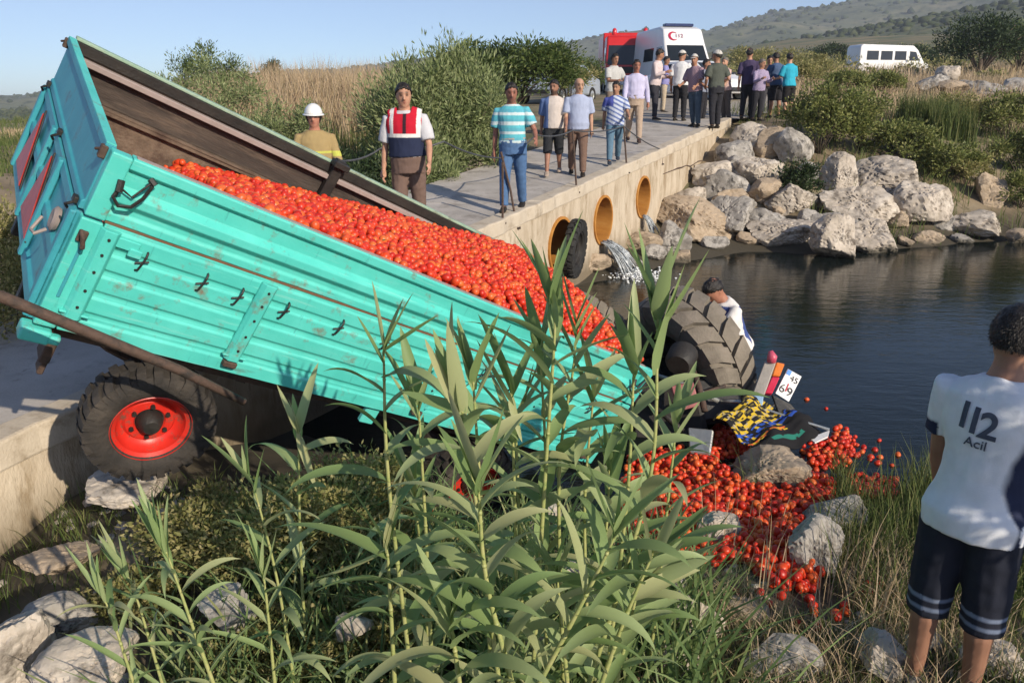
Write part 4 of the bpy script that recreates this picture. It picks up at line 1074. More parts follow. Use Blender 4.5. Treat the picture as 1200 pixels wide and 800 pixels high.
    for nm in ('r', 'l'):
        h_, k_, a_ = J[nm]
        pts = [h_ + Vector((0, 0, .01)), h_.lerp(k_, .35)]
        rad = [.060, .058]
        if leg_len >= 1: pts += [k_.lerp(h_, .1), k_.lerp(a_, .4), a_ + Vector((0, .004, .012 if leg_len < 1.01 else -.02))]; rad += [.045, .040, .034]
        elif leg_len > .5: t = leg_len * 2 - 1; pts += [k_.lerp(h_, .05), k_.lerp(a_, t)]; rad += [.050, .048]
        else: pts += [h_.lerp(k_, leg_len * 2)]; rad += [.056]
        limb(mb, pts, rad, 12)
    cloth('shorts' if leg_len < .9 else 'trousers', mb, pants, vx, .0065 * H / 1.7, fz=22)
    if belt is not None:
        mb = MB(); mb.loft(T(torso_rings(.0135, .572, .594)), 18); cloth('belt', mb, belt, .009, 0, M['leather'])
    if shoes is not None:
        for nm in ('r', 'l'):
            a_ = J[nm][2]; mb = MB()
            limb(mb, [a_ + Vector((0, .034, -.020)), a_ + Vector((0, .004, -.010)), a_ + Vector((0, -.045, -.022)), a_ + Vector((0, -.085, -.028)), a_ + Vector((0, -.108, -.031))], [(.020, .020), (.026, .030), (.029, .018), (.027, .0125), (.016, .009)], 12)
            cloth('shoe', mb, shoes, .010, 0, M['leather'])
    if vest is not None:
        mb = MB(); mb.loft(T(torso_rings(.021, vest[0], .826, 1.02)), 20)
        for s in (-1, 1): limb(mb, [HL @ Vector((s * .04, .004, .826)), HL @ Vector((s * .10, .006, .812))], [.044, .040], 12)
        cloth('vest', mb, vest[1], .010, .005)
    # hair, cap or helmet
    def shell(name, k, test, m_, amp=0, thick=.006):
        mb_ = MB(); nu_, nv2 = 40, 26
        C0 = Vector((0, .0045, .945))
        vs = []
        for i in range(nv2 + 1):
            ph_ = math.pi * i / nv2
            for j in range(nu_):
                th = 2 * math.pi * j / nu_
                p = Vector((.044 * k * math.sin(ph_) * math.cos(th), .0565 * k * math.sin(ph_) * math.sin(th), .0555 * k * math.cos(ph_)))
                if amp: p *= 1 + amp * noise.noise(p * 90 + Vector((sd, 0, 0)))
                vs.append(C0 + p)
        fs = []
        for i in range(nv2):
            for j in range(nu_):
                f = (i * nu_ + j, i * nu_ + (j + 1) % nu_, (i + 1) * nu_ + (j + 1) % nu_, (i + 1) * nu_ + j)
                c = sum((vs[a] for a in f), Vector()) / 4
                if test(c): fs.append(f)
        vs = [(HD @ p + Vector((0, 0, dz))) * H for p in vs]
        mb_.add(vs, fs)
        me_ = mb_.mesh(name, True)
        bm = bmesh.new(); bm.from_mesh(me_); bmesh.ops.remove_doubles(bm, verts=bm.verts, dist=1e-5)
        bmesh.ops.delete(bm, geom=[v for v in bm.verts if not v.link_faces], context='VERTS'); bmesh.ops.recalc_face_normals(bm, faces=bm.faces); bm.to_mesh(me_); bm.free()
        o_ = link(name, me_, m_, root)
        so = o_.modifiers.new('solid', 'SOLIDIFY'); so.thickness = thick * H; so.offset = 0
        return o_
    if hair and hat != 'helmet':
        hm_ = M['hair_grey'] if hair in ('grey', 'bald') else M['hair']
        if hair == 'bald': shell('hair', 1.03, lambda c: .905 < c.z < .962 and c.y > -.008, hm_, .06)
        else: shell('hair', 1.04 if hair != 'thick' else 1.10, lambda c: c.z > .981 - .80 * (c.y + .05) + .006 * noise.noise(c * 160) and c.z > .893 and not (abs(c.x) > .036 and c.y < .004 and c.z < .950), hm_, .16 if hair != 'thick' else .05, .005)
    if hair == 'thick':
        n = 7000; V = []; Q = []
        for q in range(n):
            th = random.uniform(0, 2 * math.pi); ph = math.acos(random.uniform(-.55, 1))
            d = Vector((math.sin(ph) * math.cos(th), math.sin(ph) * math.sin(th), math.cos(ph)))
            p = Vector((0, .0045, .945)) + Vector((.0475 * d.x, .061 * d.y, .060 * d.z))
            if p.z < .981 - .80 * (p.y + .05) or p.z < .892: continue
            if abs(p.x) > .036 and p.y < .004 and p.z < .950: continue
            fl = (Vector((d.x * .4, .35 + d.y * .3, -.75)) + Vector((random.gauss(0, .3), random.gauss(0, .3), random.gauss(0, .25))))
            fl = (fl - d * fl.dot(d) * .8).normalized(); sd2 = fl.cross(d).normalized() * .0016
            L2 = random.uniform(.010, .020); o2 = len(V)
            for pp in (p - sd2, p + sd2, p + fl * L2 + d * .003): V.append((HD @ pp + Vector((0, 0, dz))) * H)
            Q.append((o2, o2 + 1, o2 + 2))
        mb = MB(); mb.add(V, Q); link('hair_strands', mb.mesh('hair_strands'), M['hair'], root)
    if hat == 'cap':
        shell('cap', 1.085, lambda c: c.z > .964 - .25 * (c.y + .02), M['white_paint'] if False else mat('white_cap', [(.45, .43, .40), (.58, .56, .52)], scale=20, rough=.9), .02)
        mb = MB(); mb.loft(T([(hd(0, -.045, .960), HR @ Vector((.036, 0, 0)), HR @ Vector((0, 0, .003))), (hd(0, -.085, .951), HR @ Vector((.030, 0, 0)), HR @ Vector((0, 0, .003)))]), 10); build('cap_brim', mb, mat('cap_brim', [(.55, .53, .5), (.6, .58, .55)], scale=20, rough=.9), root, smooth=True)
    if hat == 'helmet':
        hm2 = mat('white_helmet', [(.72, .72, .70), (.8, .8, .78)], scale=6, rough=.25, bump=.02)
        shell('helmet', 1.28, lambda c: c.z > .950, hm2, 0, .008)
        mb = MB(); mb.lathe([(.055, .948), (.070, .944), (.069, .951), (.055, .957)], 28, Matrix.Diagonal((1, 1.22, 1, 1))); mb.v = [tuple((HD @ Vector(p) + Vector((0, .004, dz))) * H) for p in mb.v]; build('helmet_brim', mb, hm2, root, smooth=True)
        shell('neck_flap', 1.14, lambda c: .895 < c.z < .952 and c.y > -.020, M['hair'], 0, .006)
    return root, o_sh
def on_deck(u, v, px):
    p = hit_plane(u, v, (0, 0, -2.44), (0, -.09, 1))
    d = p.y * CP - p.z * SP
    return p, px * d / F_PX
WALK = 'men walking along the bridge towards the trailer'
CROWD = 'crowd of onlookers at the far end of the bridge'
NAVY = (.018, .025, .06); DARK = (.022, .022, .028)
def stripes(c0, c1, n, c2=None):
    def f(x, y, z):
        k = int(z * n) % 3
        return c0 if k == 0 else (c1 if k == 1 else (c2 or c0))
    return f
def plaid(a, b):
    return lambda x, y, z: a if (int(z * 60) + int((x + 1) * 60)) % 2 else b
def vestcol(x, y, z):
    if y > .02: return (.45, .012, .03) if z > .70 else NAVY
    if z < .682: return NAVY
    if z < .706: return (.7, .68, .66)
    if abs(x) < .012: return (.03, .012, .02)
    if .072 < abs(x) < .098: return (.7, .69, .68)
    return (.50, .010, .03)
# the gendarme and the fire-fighter
p, h = on_deck(482, 286, 178)
person('man in red, white and navy vest with brown trousers standing behind the trailer', p, h, -4, None, legs=((6, 3), (-6, 5)), arms=((-4, 10, 16), (12, 15, 30)), head=(14, 6), side=-2, shirt=(.55, .55, .58), sleeve=.85, hem=.56,
       pants=(.16, .105, .085), belt=(.02, .02, .02), vest=(.565, vestcol), skin=(.46, .25, .165), shoes=(.02, .02, .02))
fp = at(372, 200, 9.0); fp.z = DZ(9.0)
person('fire-fighter with white helmet and tan jacket behind the trailer side', fp, 1.56, 14, None, lean=3, arms=((16, 14, 50), (14, 14, 40)), head=(-6, 0), shirt=lambda x, y, z: (.5, .52, .10) if .685 < z < .702 or (abs(x) > .115 and .665 < z < .69) else (.34, .25, .115),
       sleeve=2, hem=.46, pants=(.30, .23, .12), hat='helmet', jacket=True, loose=1.9, skin=(.42, .19, .13))
# walkers
p, h = on_deck(601, 247, 143)
person('man in turquoise striped polo shirt and blue jeans beside the thin post', p, h, -8, WALK, legs=((14, 4), (-13, 10)), arms=((-8, 9, 14), (6, 26, 58)), head=(14, 12), side=-2, shirt=stripes((.10, .38, .48), (.10, .44, .52), 42, (.55, .66, .68)), sleeve=.75, hem=.545,
       pants=(.075, .15, .30), fat=1.08, hair='dark', skin=(.30, .13, .09), belt=(.35, .33, .3), beard=.3)
p, h = on_deck(648, 205, 107)
person('man in cream shirt and black knee-length shorts with bare calves', p, h, -6, WALK, legs=((20, 8), (-16, 14)), arms=((-16, 7, 16), (20, 8, 26)), head=(-14, 6), shirt=lambda x, y, z: (.10, .16, .34) if x < -.055 else (.55, .49, .45), sleeve=.9, hem=.51, pants=(.02, .022, .026), leg_len=.58, beard=.8, fat=1.05, skin=(.3, .15, .10), shoes=(.4, .32, .26))
p, h = on_deck(676, 206, 109)
person('bald man in light blue shirt and brown trousers', p, h, -4, WALK, legs=((-12, 12), (15, 5)), arms=((12, 7, 20), (-10, 9, 14)), head=(16, 8), shirt=(.36, .41, .56), sleeve=.85, hem=.49, pants=(.16, .10, .075), hair='bald', fat=1.15, skin=(.46, .27, .18))
p, h = on_deck(719, 192, 93)
person('slim person in blue and white patterned shirt and blue jeans striding ahead', p, h, -4, WALK, legs=((20, 4), (-22, 12)), arms=((-20, 8, 16), (22, 12, 50)), head=(-20, 4), shirt=lambda x, y, z: (.07, .09, .35) if x < -.03 and z > .72 else ((.10, .15, .36) if math.sin(z * 120 + x * 60) > .25 else (.5, .55, .66)), sleeve=.8, hem=.49, pants=(.10, .18, .26), skin=(.36, .19, .12), shoes=(.04, .05, .07))
p, h = on_deck(742, 167, 92)
person('man in lavender long-sleeved shirt and beige trousers with dark hair', p, h, -4, WALK, legs=((-14, 14), (16, 5)), arms=((16, 8, 26), (-14, 14, 20)), head=(10, 6), shirt=(.50, .48, .66), sleeve=1.95, hem=.54, pants=(.38, .29, .22), fat=1.18, belt=(.1, .07, .05), skin=(.34, .15, .10), shoes=(.06, .035, .03))
# onlookers further back: (u, v feet, px, yaw, label, options)
for u, v, px, yaw, lb, kw in (
    (716, 150, 82, 35, 'man in pale grey shirt standing left of the red fire engine', dict(shirt=(.45, .45, .44), sleeve=.8, pants=(.2, .15, .12), hair='dark')),
    (765, 141, 78, 60, 'man in pink-white shirt half hidden behind the lavender shirt', dict(shirt=(.6, .5, .5), sleeve=1.9, pants=(.03, .03, .04))),
    (777, 126, 62, 75, 'man in violet shirt and pale trousers in front of the ambulance', dict(shirt=(.26, .25, .5), sleeve=.8, pants=(.45, .37, .27))),
    (795, 142, 78, 150, 'man in white shirt, white cap and black trousers in front of the ambulance', dict(shirt=(.7, .7, .7), sleeve=.9, pants=(.02, .02, .024), hat='cap')),
    (812, 149, 80, -50, 'man in pink checked shirt, pale cap and dark jeans', dict(shirt=plaid((.42, .28, .30), (.2, .14, .2)), sleeve=.9, pants=(.06, .09, .13), hat='cap', arms=((12, 12, 60), (10, 12, 50)))),
    (836, 151, 86, 200, 'man in dark khaki shirt, white cap and black trousers with his back turned', dict(shirt=(.075, .085, .07), sleeve=.8, hem=.53, pants=DARK, hat='cap', arms=((-10, 22, 70), (-8, 20, 60)), fat=1.15)),
    (848, 138, 72, -70, 'man in rose-white shirt standing behind the white cap', dict(shirt=(.6, .42, .38), sleeve=.9, pants=(.12, .1, .09), hair='grey')),
    (874, 140, 78, 160, 'tall man in dark purple shirt at the roadside', dict(shirt=(.06, .045, .10), sleeve=.9, pants=DARK)),
    (886, 142, 68, 20, 'shorter man in purple checked shirt with folded arms', dict(shirt=plaid((.22, .17, .30), (.42, .36, .48)), sleeve=1.9, pants=DARK, arms=((16, 12, 95), (16, 12, 95)), hair='grey')),
    (906, 137, 72, 200, 'man in dark blue shirt and black shorts turned away', dict(shirt=(.06, .10, .19), sleeve=.8, pants=DARK, leg_len=.5)),
    (921, 140, 73, 205, 'man in bright turquoise shirt and black shorts at the right end of the crowd', dict(shirt=(.03, .36, .50), sleeve=.85, pants=(.016, .015, .016), leg_len=.52, arms=((6, 12, 40), (14, 12, 70)))),
    (822, 139, 72, 60, 'man in grey-blue shirt deep inside the crowd', dict(shirt=(.25, .28, .36), sleeve=.9, pants=DARK)),
    (897, 132, 66, -20, 'man in brown shirt standing behind the dark blue shirt', dict(shirt=(.2, .12, .09), sleeve=.9, pants=(.05, .05, .06)))):
    p, h = on_deck(u, v, px)
    if p.y > 21.9: p.z = gz(p.x, p.y) + .03
    kw.setdefault('arms', ((random.uniform(-14, 24), random.uniform(4, 16), random.choice((12, 30, 70, 95))), (random.uniform(-14, 24), random.uniform(4, 16), random.choice((12, 25, 60, 90)))))
    person(lb, p, h, yaw, CROWD, legs=((random.uniform(-6, 12), random.uniform(2, 9)), (random.uniform(-10, 5), random.uniform(2, 9))), lean=random.uniform(-3, 8), side=random.uniform(-4, 4), head=(random.uniform(-35, 35), random.uniform(-4, 14)), **{**dict(voxel=.013), **kw})
# the man wading by the tractor wheel
wp_ = at(862, 420, 8.05); wp_.z = -3.42
person('man in white and navy T-shirt standing in the water behind the big wheel', wp_, 1.76, 292, None, lean=26, arms=((30, 10, 50), (28, 12, 45)), head=(0, 24), shirt=lambda x, y, z: (.70, .68, .66) if (z > .79 or abs(x) > .10 or y > .035) else (.05, .08, .24), sleeve=.7, hem=.5, pants=DARK, shoes=(.03, .03, .03), skin=(.36, .16, .10))
# the man in the 112 T-shirt
mp_ = Vector((1.90, 2.88, -2.53))
def shirt112(x, y, z):
    k = min((-.040 - x) / .010, (.046 - max(0, (z - .60)) * .16 - abs(y + .004)) / .008, (.770 - z) / .008)
    if x < -.107: k = 0
    k = max(0.0, min(1.0, k))
    if abs(x) > .112: k = max(0.0, min(1.0, (.709 - z) / .005))
    return tuple(p_ * (1 - k) + q_ * k for p_, q_ in zip((.72, .74, .78), NAVY))
def shorts112(x, y, z):
    return (.17, .21, .30) if (.276 < z < .292 or .252 < z < .262) else (.016, .019, .032)
man, sh112 = person('man seen from behind in white 112 T-shirt and navy shorts on the bank', mp_, 1.76, 131, None, legs=((3, 4), (-1, 3)), arms=((18, 8, 26), (10, 4, 14)), head=(8, 8), shirt=shirt112, sleeve=.72, hem=.47, pants=shorts112, leg_len=.60, hair='thick', skin=(.30, .155, .10), shoes=(.05, .05, .06), voxel=.008, loose=1.08, lean=9, fat=.96)
bpy.context.view_layer.update()
me = sh112.data
bv = BVHTree.FromPolygons([v.co[:] for v in me.vertices], [p.vertices[:] for p in me.polygons])
def print_on_back(s, size, cx, cz, m_, tilt=0):
    tm = text_mesh(s, size, m_, bold=.003 if size > .1 else 0)
    bm = bmesh.new(); bm.from_mesh(tm); bmesh.ops.triangulate(bm, faces=bm.faces)
    for _ in range(2): bmesh.ops.subdivide_edges(bm, edges=[e_ for e_ in bm.edges if e_.calc_length() > .012], cuts=1)
    for v_ in bm.verts:
        x, y = v_.co.x * math.cos(tilt) - v_.co.y * math.sin(tilt), v_.co.x * math.sin(tilt) + v_.co.y * math.cos(tilt)
        q = Vector((cx - x, .6, cz + y))           # back is +y locally, text reads from behind
        hit, n_, i_, d_ = bv.ray_cast(q, Vector((0, -1, 0)))
        v_.co = (hit + Vector((0, .0045 + v_.co.z, 0))) if hit is not None else q - Vector((0, .5, 0))
    bm.to_mesh(tm); bm.free()
    return link('lettering', tm, None, sh112)
print_ink = mat('shirt_print', [(.045, .055, .085), (.07, .085, .12)], scale=30, rough=.8, bump=0)
cz = .755 * 1.76
for s, cx, dz_, sz in (('1', .082, .004, .145), ('1', .038, -.006, .145), ('2', -.014, -.016, .145)): print_on_back(s, sz, cx, cz + dz_, print_ink, -.04)
print_on_back('Acil', .055, .02, cz - .092, print_ink, -.06)

# ------------------------------------------------------------------ vehicles
def side_poly(parent, name, pts, hw, m, s, off=.006):
    mb = MB(); vs = [(s * (hw(z) + off), y, z) for y, z in pts] + [(s * (hw(z) - .02), y, z) for y, z in pts]
    n = len(pts); mb.add(vs, [tuple(range(n)), tuple(range(2 * n - 1, n - 1, -1))] + [(k, (k + 1) % n, (k + 1) % n + n, k + n) for k in range(n)])
    return build(name, mb, m, parent, bevel=.01)
def vehicle(name, label, cat, pos, rz, prof, hw, paint, windows, screens, wheels, lights, group=None, extra=None):
    t = thing(name, label, cat, pos, math.radians(rz), group)
    mb = MB(); n = len(prof)
    mb.add([(-hw(z), y, z) for y, z in prof] + [(hw(z), y, z) for y, z in prof], [tuple(range(n)), tuple(range(2 * n - 1, n - 1, -1))] + [(k, (k + 1) % n, (k + 1) % n + n, k + n) for k in range(n)])
    body = build('body', mb, paint, t, bevel=.09, segs=3, auto=45)
    for pts in windows:
        for s in (-1, 1): side_poly(t, 'window', pts, hw, M['glass'], s, .005)
    for i, (m0, m1, in_) in screens.items():
        a, b_ = Vector((0, *prof[i])), Vector((0, *prof[i + 1]))
        q0, q1 = a.lerp(b_, m0), a.lerp(b_, m1)
        nn = Vector((0, -(b_.z - a.z), b_.y - a.y)).normalized()
        if nn.z < 0 and abs(nn.y) < .3: nn = -nn
        vs = [Vector((s * (hw(q.z) - in_), q.y, q.z)) + nn * .012 for q in (q0, q1) for s in (-1, 1)]
        mb = MB(); mb.add([vs[0], vs[1], vs[3], vs[2]] + [p - nn * .04 for p in (vs[0], vs[1], vs[3], vs[2])], [(0, 1, 2, 3), (7, 6, 5, 4), (0, 4, 5, 1), (1, 5, 6, 2), (2, 6, 7, 3), (3, 7, 4, 0)])
        build('windscreen', mb, M['glass'], t, bevel=.01)
    for y, r in wheels:
        for s in (-1, 1):
            w = bpy.data.objects.new('wheel', None); COL.objects.link(w); w.parent = t
            w.matrix_local = Matrix.Translation((s * (hw(r) - .10), y, r)) @ Matrix.Rotation(math.radians(90 * s), 4, 'Y')
            mb = MB(); mb.lathe([(r * .62, -.10), (r * .95, -.10), (r, -.07), (r, .09), (r * .95, .115), (r * .62, .115)], 28); build('tyre', mb, M['tyre_black'], w, auto=40)
            mb = MB(); mb.lathe([(.001, .09), (r * .3, .10), (r * .45, .07), (r * .6, .10), (r * .64, .09), (r * .64, -.08), (.001, -.08)], 24); build('rim', mb, M['chrome'], w, auto=40)
    for nm, x, y, z, sx, sz, m_ in lights:
        for s in (-1, 1):
            mb = MB(); mb.box((s * x, y, z), (sx, .06, sz)); build(nm, mb, m_, t, bevel=.02, segs=2)
    if extra: extra(t, body)
    return t
vh = lambda z: .99 if z < 1.3 else .99 - (z - 1.3) * .085
def amb_extra(t, body):
    a, b_ = Vector((0, 1.30, 2.02)), Vector((0, 1.72, 2.66)); up_ = (b_ - a).normalized(); nn = Vector((0, -up_.z, up_.y))
    mb = MB(); n = 22; pts = []
    for k in range(n): an = math.radians(48 + 264 * k / (n - 1)); pts.append((.22 * math.cos(an), .22 * math.sin(an)))
    for k in range(n): an = math.radians(312 - 264 * k / (n - 1)) ; pts.append((.165 * math.cos(an) * 1.0 + .055, .165 * math.sin(an) * 1.02))
    Mx = Matrix(((1, 0, 0, -.46), (0, up_.y, nn.y, 0), (0, up_.z, nn.z, 0), (0, 0, 0, 1))); c = a.lerp(b_, .52) + nn * .012
    Mx = Matrix.Translation(c) @ Mx
    vs = [(x, y, .01) for x, y in pts]; fs = [(k, k + 1, 2 * n - 2 - k, 2 * n - 1 - k) for k in range(n - 1)]
    mb.add(vs, fs, Mx); build('crescent_emblem', mb, mat('emblem_red', [(.4, .01, .05), (.45, .015, .06)], rough=.4, bump=0), body)
    o = link('lettering', text_mesh('112', .25, mat('emblem_ink', [(.25, .04, .1), (.3, .05, .12)], rough=.5, bump=0)), None, body); o.matrix_local = Mx @ Matrix.Translation((.26, 0, .02))
    mb = MB(); mb.box((0, 2.3, 2.86), (1.3, .35, .12)); build('light_bar', mb, mat('blue_lens', [(.012, .025, .09), (.02, .035, .12)], rough=.2, bump=0), t, bevel=.03)
    for s in (-1, 1):
        mb = MB(); mb.tube([(s * .95, .95, 1.35), (s * 1.1, .9, 1.45)], .03, 6); mb.box((s * 1.17, .9, 1.55), (.16, .09, .32)); build('side_mirror', mb, M['black_plastic'], t, bevel=.02)
    mb = MB(); mb.box((0, -.02, .45), (1.9, .14, .3)); build('bumper', mb, M['black_plastic'], t, bevel=.05, segs=2)
    mb = MB(); mb.box((0, .02, .84), (.9, .06, .16)); build('grille', mb, M['black_plastic'], t, bevel=.02)
ap = at(811, 117, 34.5); ap.z = gz(ap.x, ap.y) + .04
vehicle('ambulance', 'white high-roofed ambulance with a red crescent facing the crowd', 'ambulance', ap, 8,
        [(0, .3), (0, .78), (.10, 1.08), (.72, 1.28), (1.30, 2.02), (1.72, 2.66), (2.25, 2.80), (5.6, 2.80), (5.75, 2.5), (5.8, .3)], vh, M['white_paint'],
        [[(1.05, 1.35), (1.48, 1.95), (2.2, 1.95), (2.2, 1.35)], [(2.6, 1.4), (2.6, 1.95), (4.0, 1.95), (4.0, 1.4)]], {3: (.06, .95, .12)}, [(.95, .36), (4.6, .36)], [('headlight', .74, .03, .93, .34, .22, M['lamp'])], extra=amb_extra)
def fire_extra(t, body):
    mb = MB(); mb.box((0, 4.6, 1.85), (2.4, 4.6, 2.3)); build('rear_box', mb, M['red_truck'], t, bevel=.05)
    mb = MB(); mb.box((0, -.08, .65), (2.4, .3, .4)); build('bumper', mb, M['white_paint'], t, bevel=.04)
    for x in (-.75, .75):
        mb = MB(); mb.lathe([(.11, 0), (.12, .04), (.10, .24), (.05, .3), (.001, .31), (.001, 0)], 14, Matrix.Translation((x, .9, 2.80))); build('beacon', mb, mat('beacon_red', [(.5, .02, .03), (.6, .03, .04)], rough=.2, bump=0), t, auto=40)
    mb = MB(); mb.box((0, .01, 1.15), (1.5, .06, .3)); build('grille', mb, M['black_plastic'], t, bevel=.02)
fpz = at(737, 116, 40); fpz.z = gz(fpz.x, fpz.y) - .12
vehicle('fire_engine', 'red fire engine parked on the road left of the ambulance', 'fire engine', fpz, -3,
        [(0, .5), (0, 1.35), (.18, 2.35), (.32, 2.72), (2.1, 2.78), (2.2, 2.6), (2.2, .5)], lambda z: 1.2 - max(0, z - 1.4) * .05, M['red_truck'], [[(.3, 1.45), (.45, 2.2), (1.3, 2.2), (1.3, 1.45)]], {1: (.03, .93, .10)}, [(1.0, .48), (5.2, .48)], [('headlight', .95, -.02, 1.0, .3, .2, M['lamp'])], extra=fire_extra)
car_p = [(0, .28), (0, .62), (.15, .78), (1.1, .92), (1.85, 1.40), (2.2, 1.46), (3.2, 1.42), (3.85, 1.02), (4.3, .92), (4.35, .3)]
ch_ = lambda z: .86 if z < .9 else .86 - (z - .9) * .35
def car_extra(t, body):
    for s in (-1, 1):
        mb = MB(); mb.box((s * .93, 1.35, 1.0), (.14, .1, .12)); build('side_mirror', mb, M['black_plastic'], t, bevel=.02)
    mb = MB(); mb.box((0, -.01, .42), (1.5, .08, .14)); build('grille', mb, M['black_plastic'], t, bevel=.02)
for lb, u, v, yy_, rz, pt in (('silver car parked on the verge behind the man in shorts', 622, 124, 30, -30, M['silver']), ('white car parked behind the crowd near the roadside', 872, 128, 29.0, 35, M['white_paint'])):
    cp_ = at(u, v, yy_); cp_.z = gz(cp_.x, cp_.y) + .02
    vehicle('parked_car', lb, 'car', cp_, rz, car_p, ch_, pt, [[(1.30, .95), (1.88, 1.34), (2.3, 1.37), (2.3, .95)], [(2.36, .95), (2.36, 1.37), (3.15, 1.34), (3.65, .98)]], {3: (.08, .93, .1), 6: (.08, .9, .1)}, [(.85, .31), (3.5, .31)], [('headlight', .64, .06, .66, .3, .14, M['lamp'])], 'cars parked behind the people', car_extra)
bp = at(1038, 83, 70); bp.z = gz(bp.x, bp.y)
bw = [[(1.0, 1.25), (1.35, 1.95), (1.95, 2.0), (1.95, 1.25)]] + [[(2.25 + 1.28 * i, 1.3), (2.25 + 1.28 * i, 2.0), (3.33 + 1.28 * i, 2.0), (3.33 + 1.28 * i, 1.3)] for i in range(3)]
bus = vehicle('minibus', 'white minibus parked in the dry field in front of the hills', 'minibus', bp, 102, [(0, .35), (0, .95), (.55, 1.2), (1.15, 2.1), (1.6, 2.45), (6.3, 2.5), (6.5, 2.3), (6.55, .35)], lambda z: 1.0 - max(0, z - 1.2) * .07, M['white_paint'], bw, {2: (.1, .93, .1)}, [(1.1, .38), (5.2, .38)], [('headlight', .75, .04, .85, .3, .2, M['lamp'])])
bus.location += Vector((2.9, 0, -.5))

# ------------------------------------------------------------------ rocks
ico = bmesh.new(); bmesh.ops.create_icosphere(ico, subdivisions=5, radius=1)
RV = np.array([v.co[:] for v in ico.verts]); RF = np.array([[v.index for v in f.verts] for f in ico.faces]); ico.free()
ico = bmesh.new(); bmesh.ops.create_icosphere(ico, subdivisions=4, radius=1)
RV4 = np.array([v.co[:] for v in ico.verts]); RF4 = np.array([[v.index for v in f.verts] for f in ico.faces]); ico.free()
def rock_verts(seed, V, planes=10, rough=.075):
    r = np.random.default_rng(seed)
    n = r.standard_normal((planes, 3)); n /= np.linalg.norm(n, axis=1)[:, None]
    d = r.uniform(.52, .90, planes)
    dots = V @ n.T
    rad = np.where(dots > .05, d / np.maximum(dots, .05), 9).min(1)
    rad = np.minimum(rad, 1.10)
    o = r.uniform(0, 50, 3)
    f = np.array([noise.fractal(Vector((v[0] * 2.2 + o[0], v[1] * 2.2 + o[1], v[2] * 2.2 + o[2])), .9, 2.1, 5) for v in V])
    g_ = np.array([abs(noise.noise(Vector((v[0] * 5 + o[1], v[1] * 5 + o[2], v[2] * 5 + o[0])))) for v in V])
    return V * (rad + rough * f - .07 * np.clip(.12 - g_, 0, 1) / .12)[:, None]
rk = [0]
def rock(label, u, v, w, h, m='rock', y=None, group=None, name='boulder', sink=.3, deep=1.0, tilt=0):
    rk[0] += 1
    base = ground_hit(u, v + h * .45) if y is None else at(u, v + h * .45, y)
    d = base.y * CP - base.z * SP
    W_, H_ = w * d / F_PX, h * d / F_PX
    big = w * h > 1800
    V = rock_verts(rk[0] * 17 + 3, RV if big else RV4) * [W_ * .60, W_ * .52 * deep, H_ * .60]
    o = link(name, np_mesh(name, V, None, RF if big else RF4, smooth=True), M[m])
    o.data.set_sharp_from_angle(angle=.42)
    o.location = base + Vector((0, W_ * .25 * deep, H_ * (.44 - sink * .25)))
    o.rotation_euler = (0, math.radians(tilt), random.uniform(-.4, .4))
    return tag(o, label, 'rock', group)
G1 = 'boulders piled on the far bank by the bridge'; G2 = 'rocks on the near bank'
rock('small pale round boulder at the foot of the bridge wall, above the tan slab', 813, 236, 36, 26, 'rock', group=G1)
rock('long tan layered boulder sloping into the water by the bridge', 822, 262, 84, 50, 'rock_tan', group=G1, tilt=24)
rock('flat bluish white slab leaning at the water by the culverts', 786, 284, 44, 40, 'rock_grey', group=G1, tilt=-30)
rock('grey boulder between the round pale one and the bridge corner', 850, 222, 46, 38, 'rock_grey', group=G1)
rock('angular pale boulder with lit top under the leafy bush edge', 884, 200, 56, 40, 'rock', group=G1, tilt=-18)
rock('brownish boulder below the angular pale one', 894, 226, 38, 36, 'rock_tan', group=G1)
rock('dark grey boulder low in the pile above the water', 858, 256, 60, 44, 'rock_grey', group=G1)
rock('wide half-shaded boulder left of the green leaves', 933, 232, 52, 44, 'rock', group=G1)
rock('low grey boulder between dark pile and pale wedge', 902, 264, 58, 30, 'rock_grey', group=G1)
rock('upright pale boulder with cracked face beneath the bush', 984, 208, 44, 46, 'rock', group=G1)
rock('broad whitish boulder with weeds in front, right of the upright one', 1042, 212, 78, 44, 'rock', group=G1)
rock('long bright boulder lying across the middle of the far bank', 1014, 242, 78, 46, 'rock', group=G1, tilt=14)
rock('veined grey-white boulder beside dry grass on the far bank', 1080, 244, 56, 52, 'rock', group=G1)
rock('pale wedge-shaped boulder at the waterline left of centre', 925, 272, 72, 36, 'rock', group=G1)
rock('sharp pale boulder with dark side standing in the water edge', 981, 282, 52, 50, 'rock', group=G1)
rock('smooth sloping boulder at the waterline behind the sharp one', 1026, 276, 64, 44, 'rock', group=G1)
rock('flat white boulder alone in the water at the right', 1152, 266, 74, 30, 'rock', group=G1)
rock('brown boulder among the plants above the flat white one', 1160, 226, 36, 44, 'rock_tan', group=G1)
rock('grey boulder at the end of the bridge kerb, against the bush', 930, 174, 38, 42, 'rock_grey', group=G1)
rock('tan boulder at the end of the bridge kerb', 910, 170, 38, 34, 'rock_tan', group=G1)
rock('first boulder beside the last post stub of the bridge', 880, 165, 36, 34, 'rock', group=G1)
rock('small half-sunk stone in the water by the dry grass', 1092, 280, 30, 14, 'rock_tan', group=G1)
rock('small stone wedged between the wedge and the long boulder', 946, 260, 26, 20, 'rock_grey', group=G1)
rock('cream boulder against the bridge wall above the round pale one', 836, 208, 44, 34, 'rock', group=G1)
rock('grey boulder in the gap between the bridge wall and the kerb boulders', 866, 182, 42, 32, 'rock_grey', group=G1)
rock('tan boulder beside the cream one at the bridge wall', 858, 236, 40, 30, 'rock_tan', group=G1)
rock('flat pale stone at the bridge wall foot by the far pipe', 790, 248, 40, 24, 'rock', group=G1)
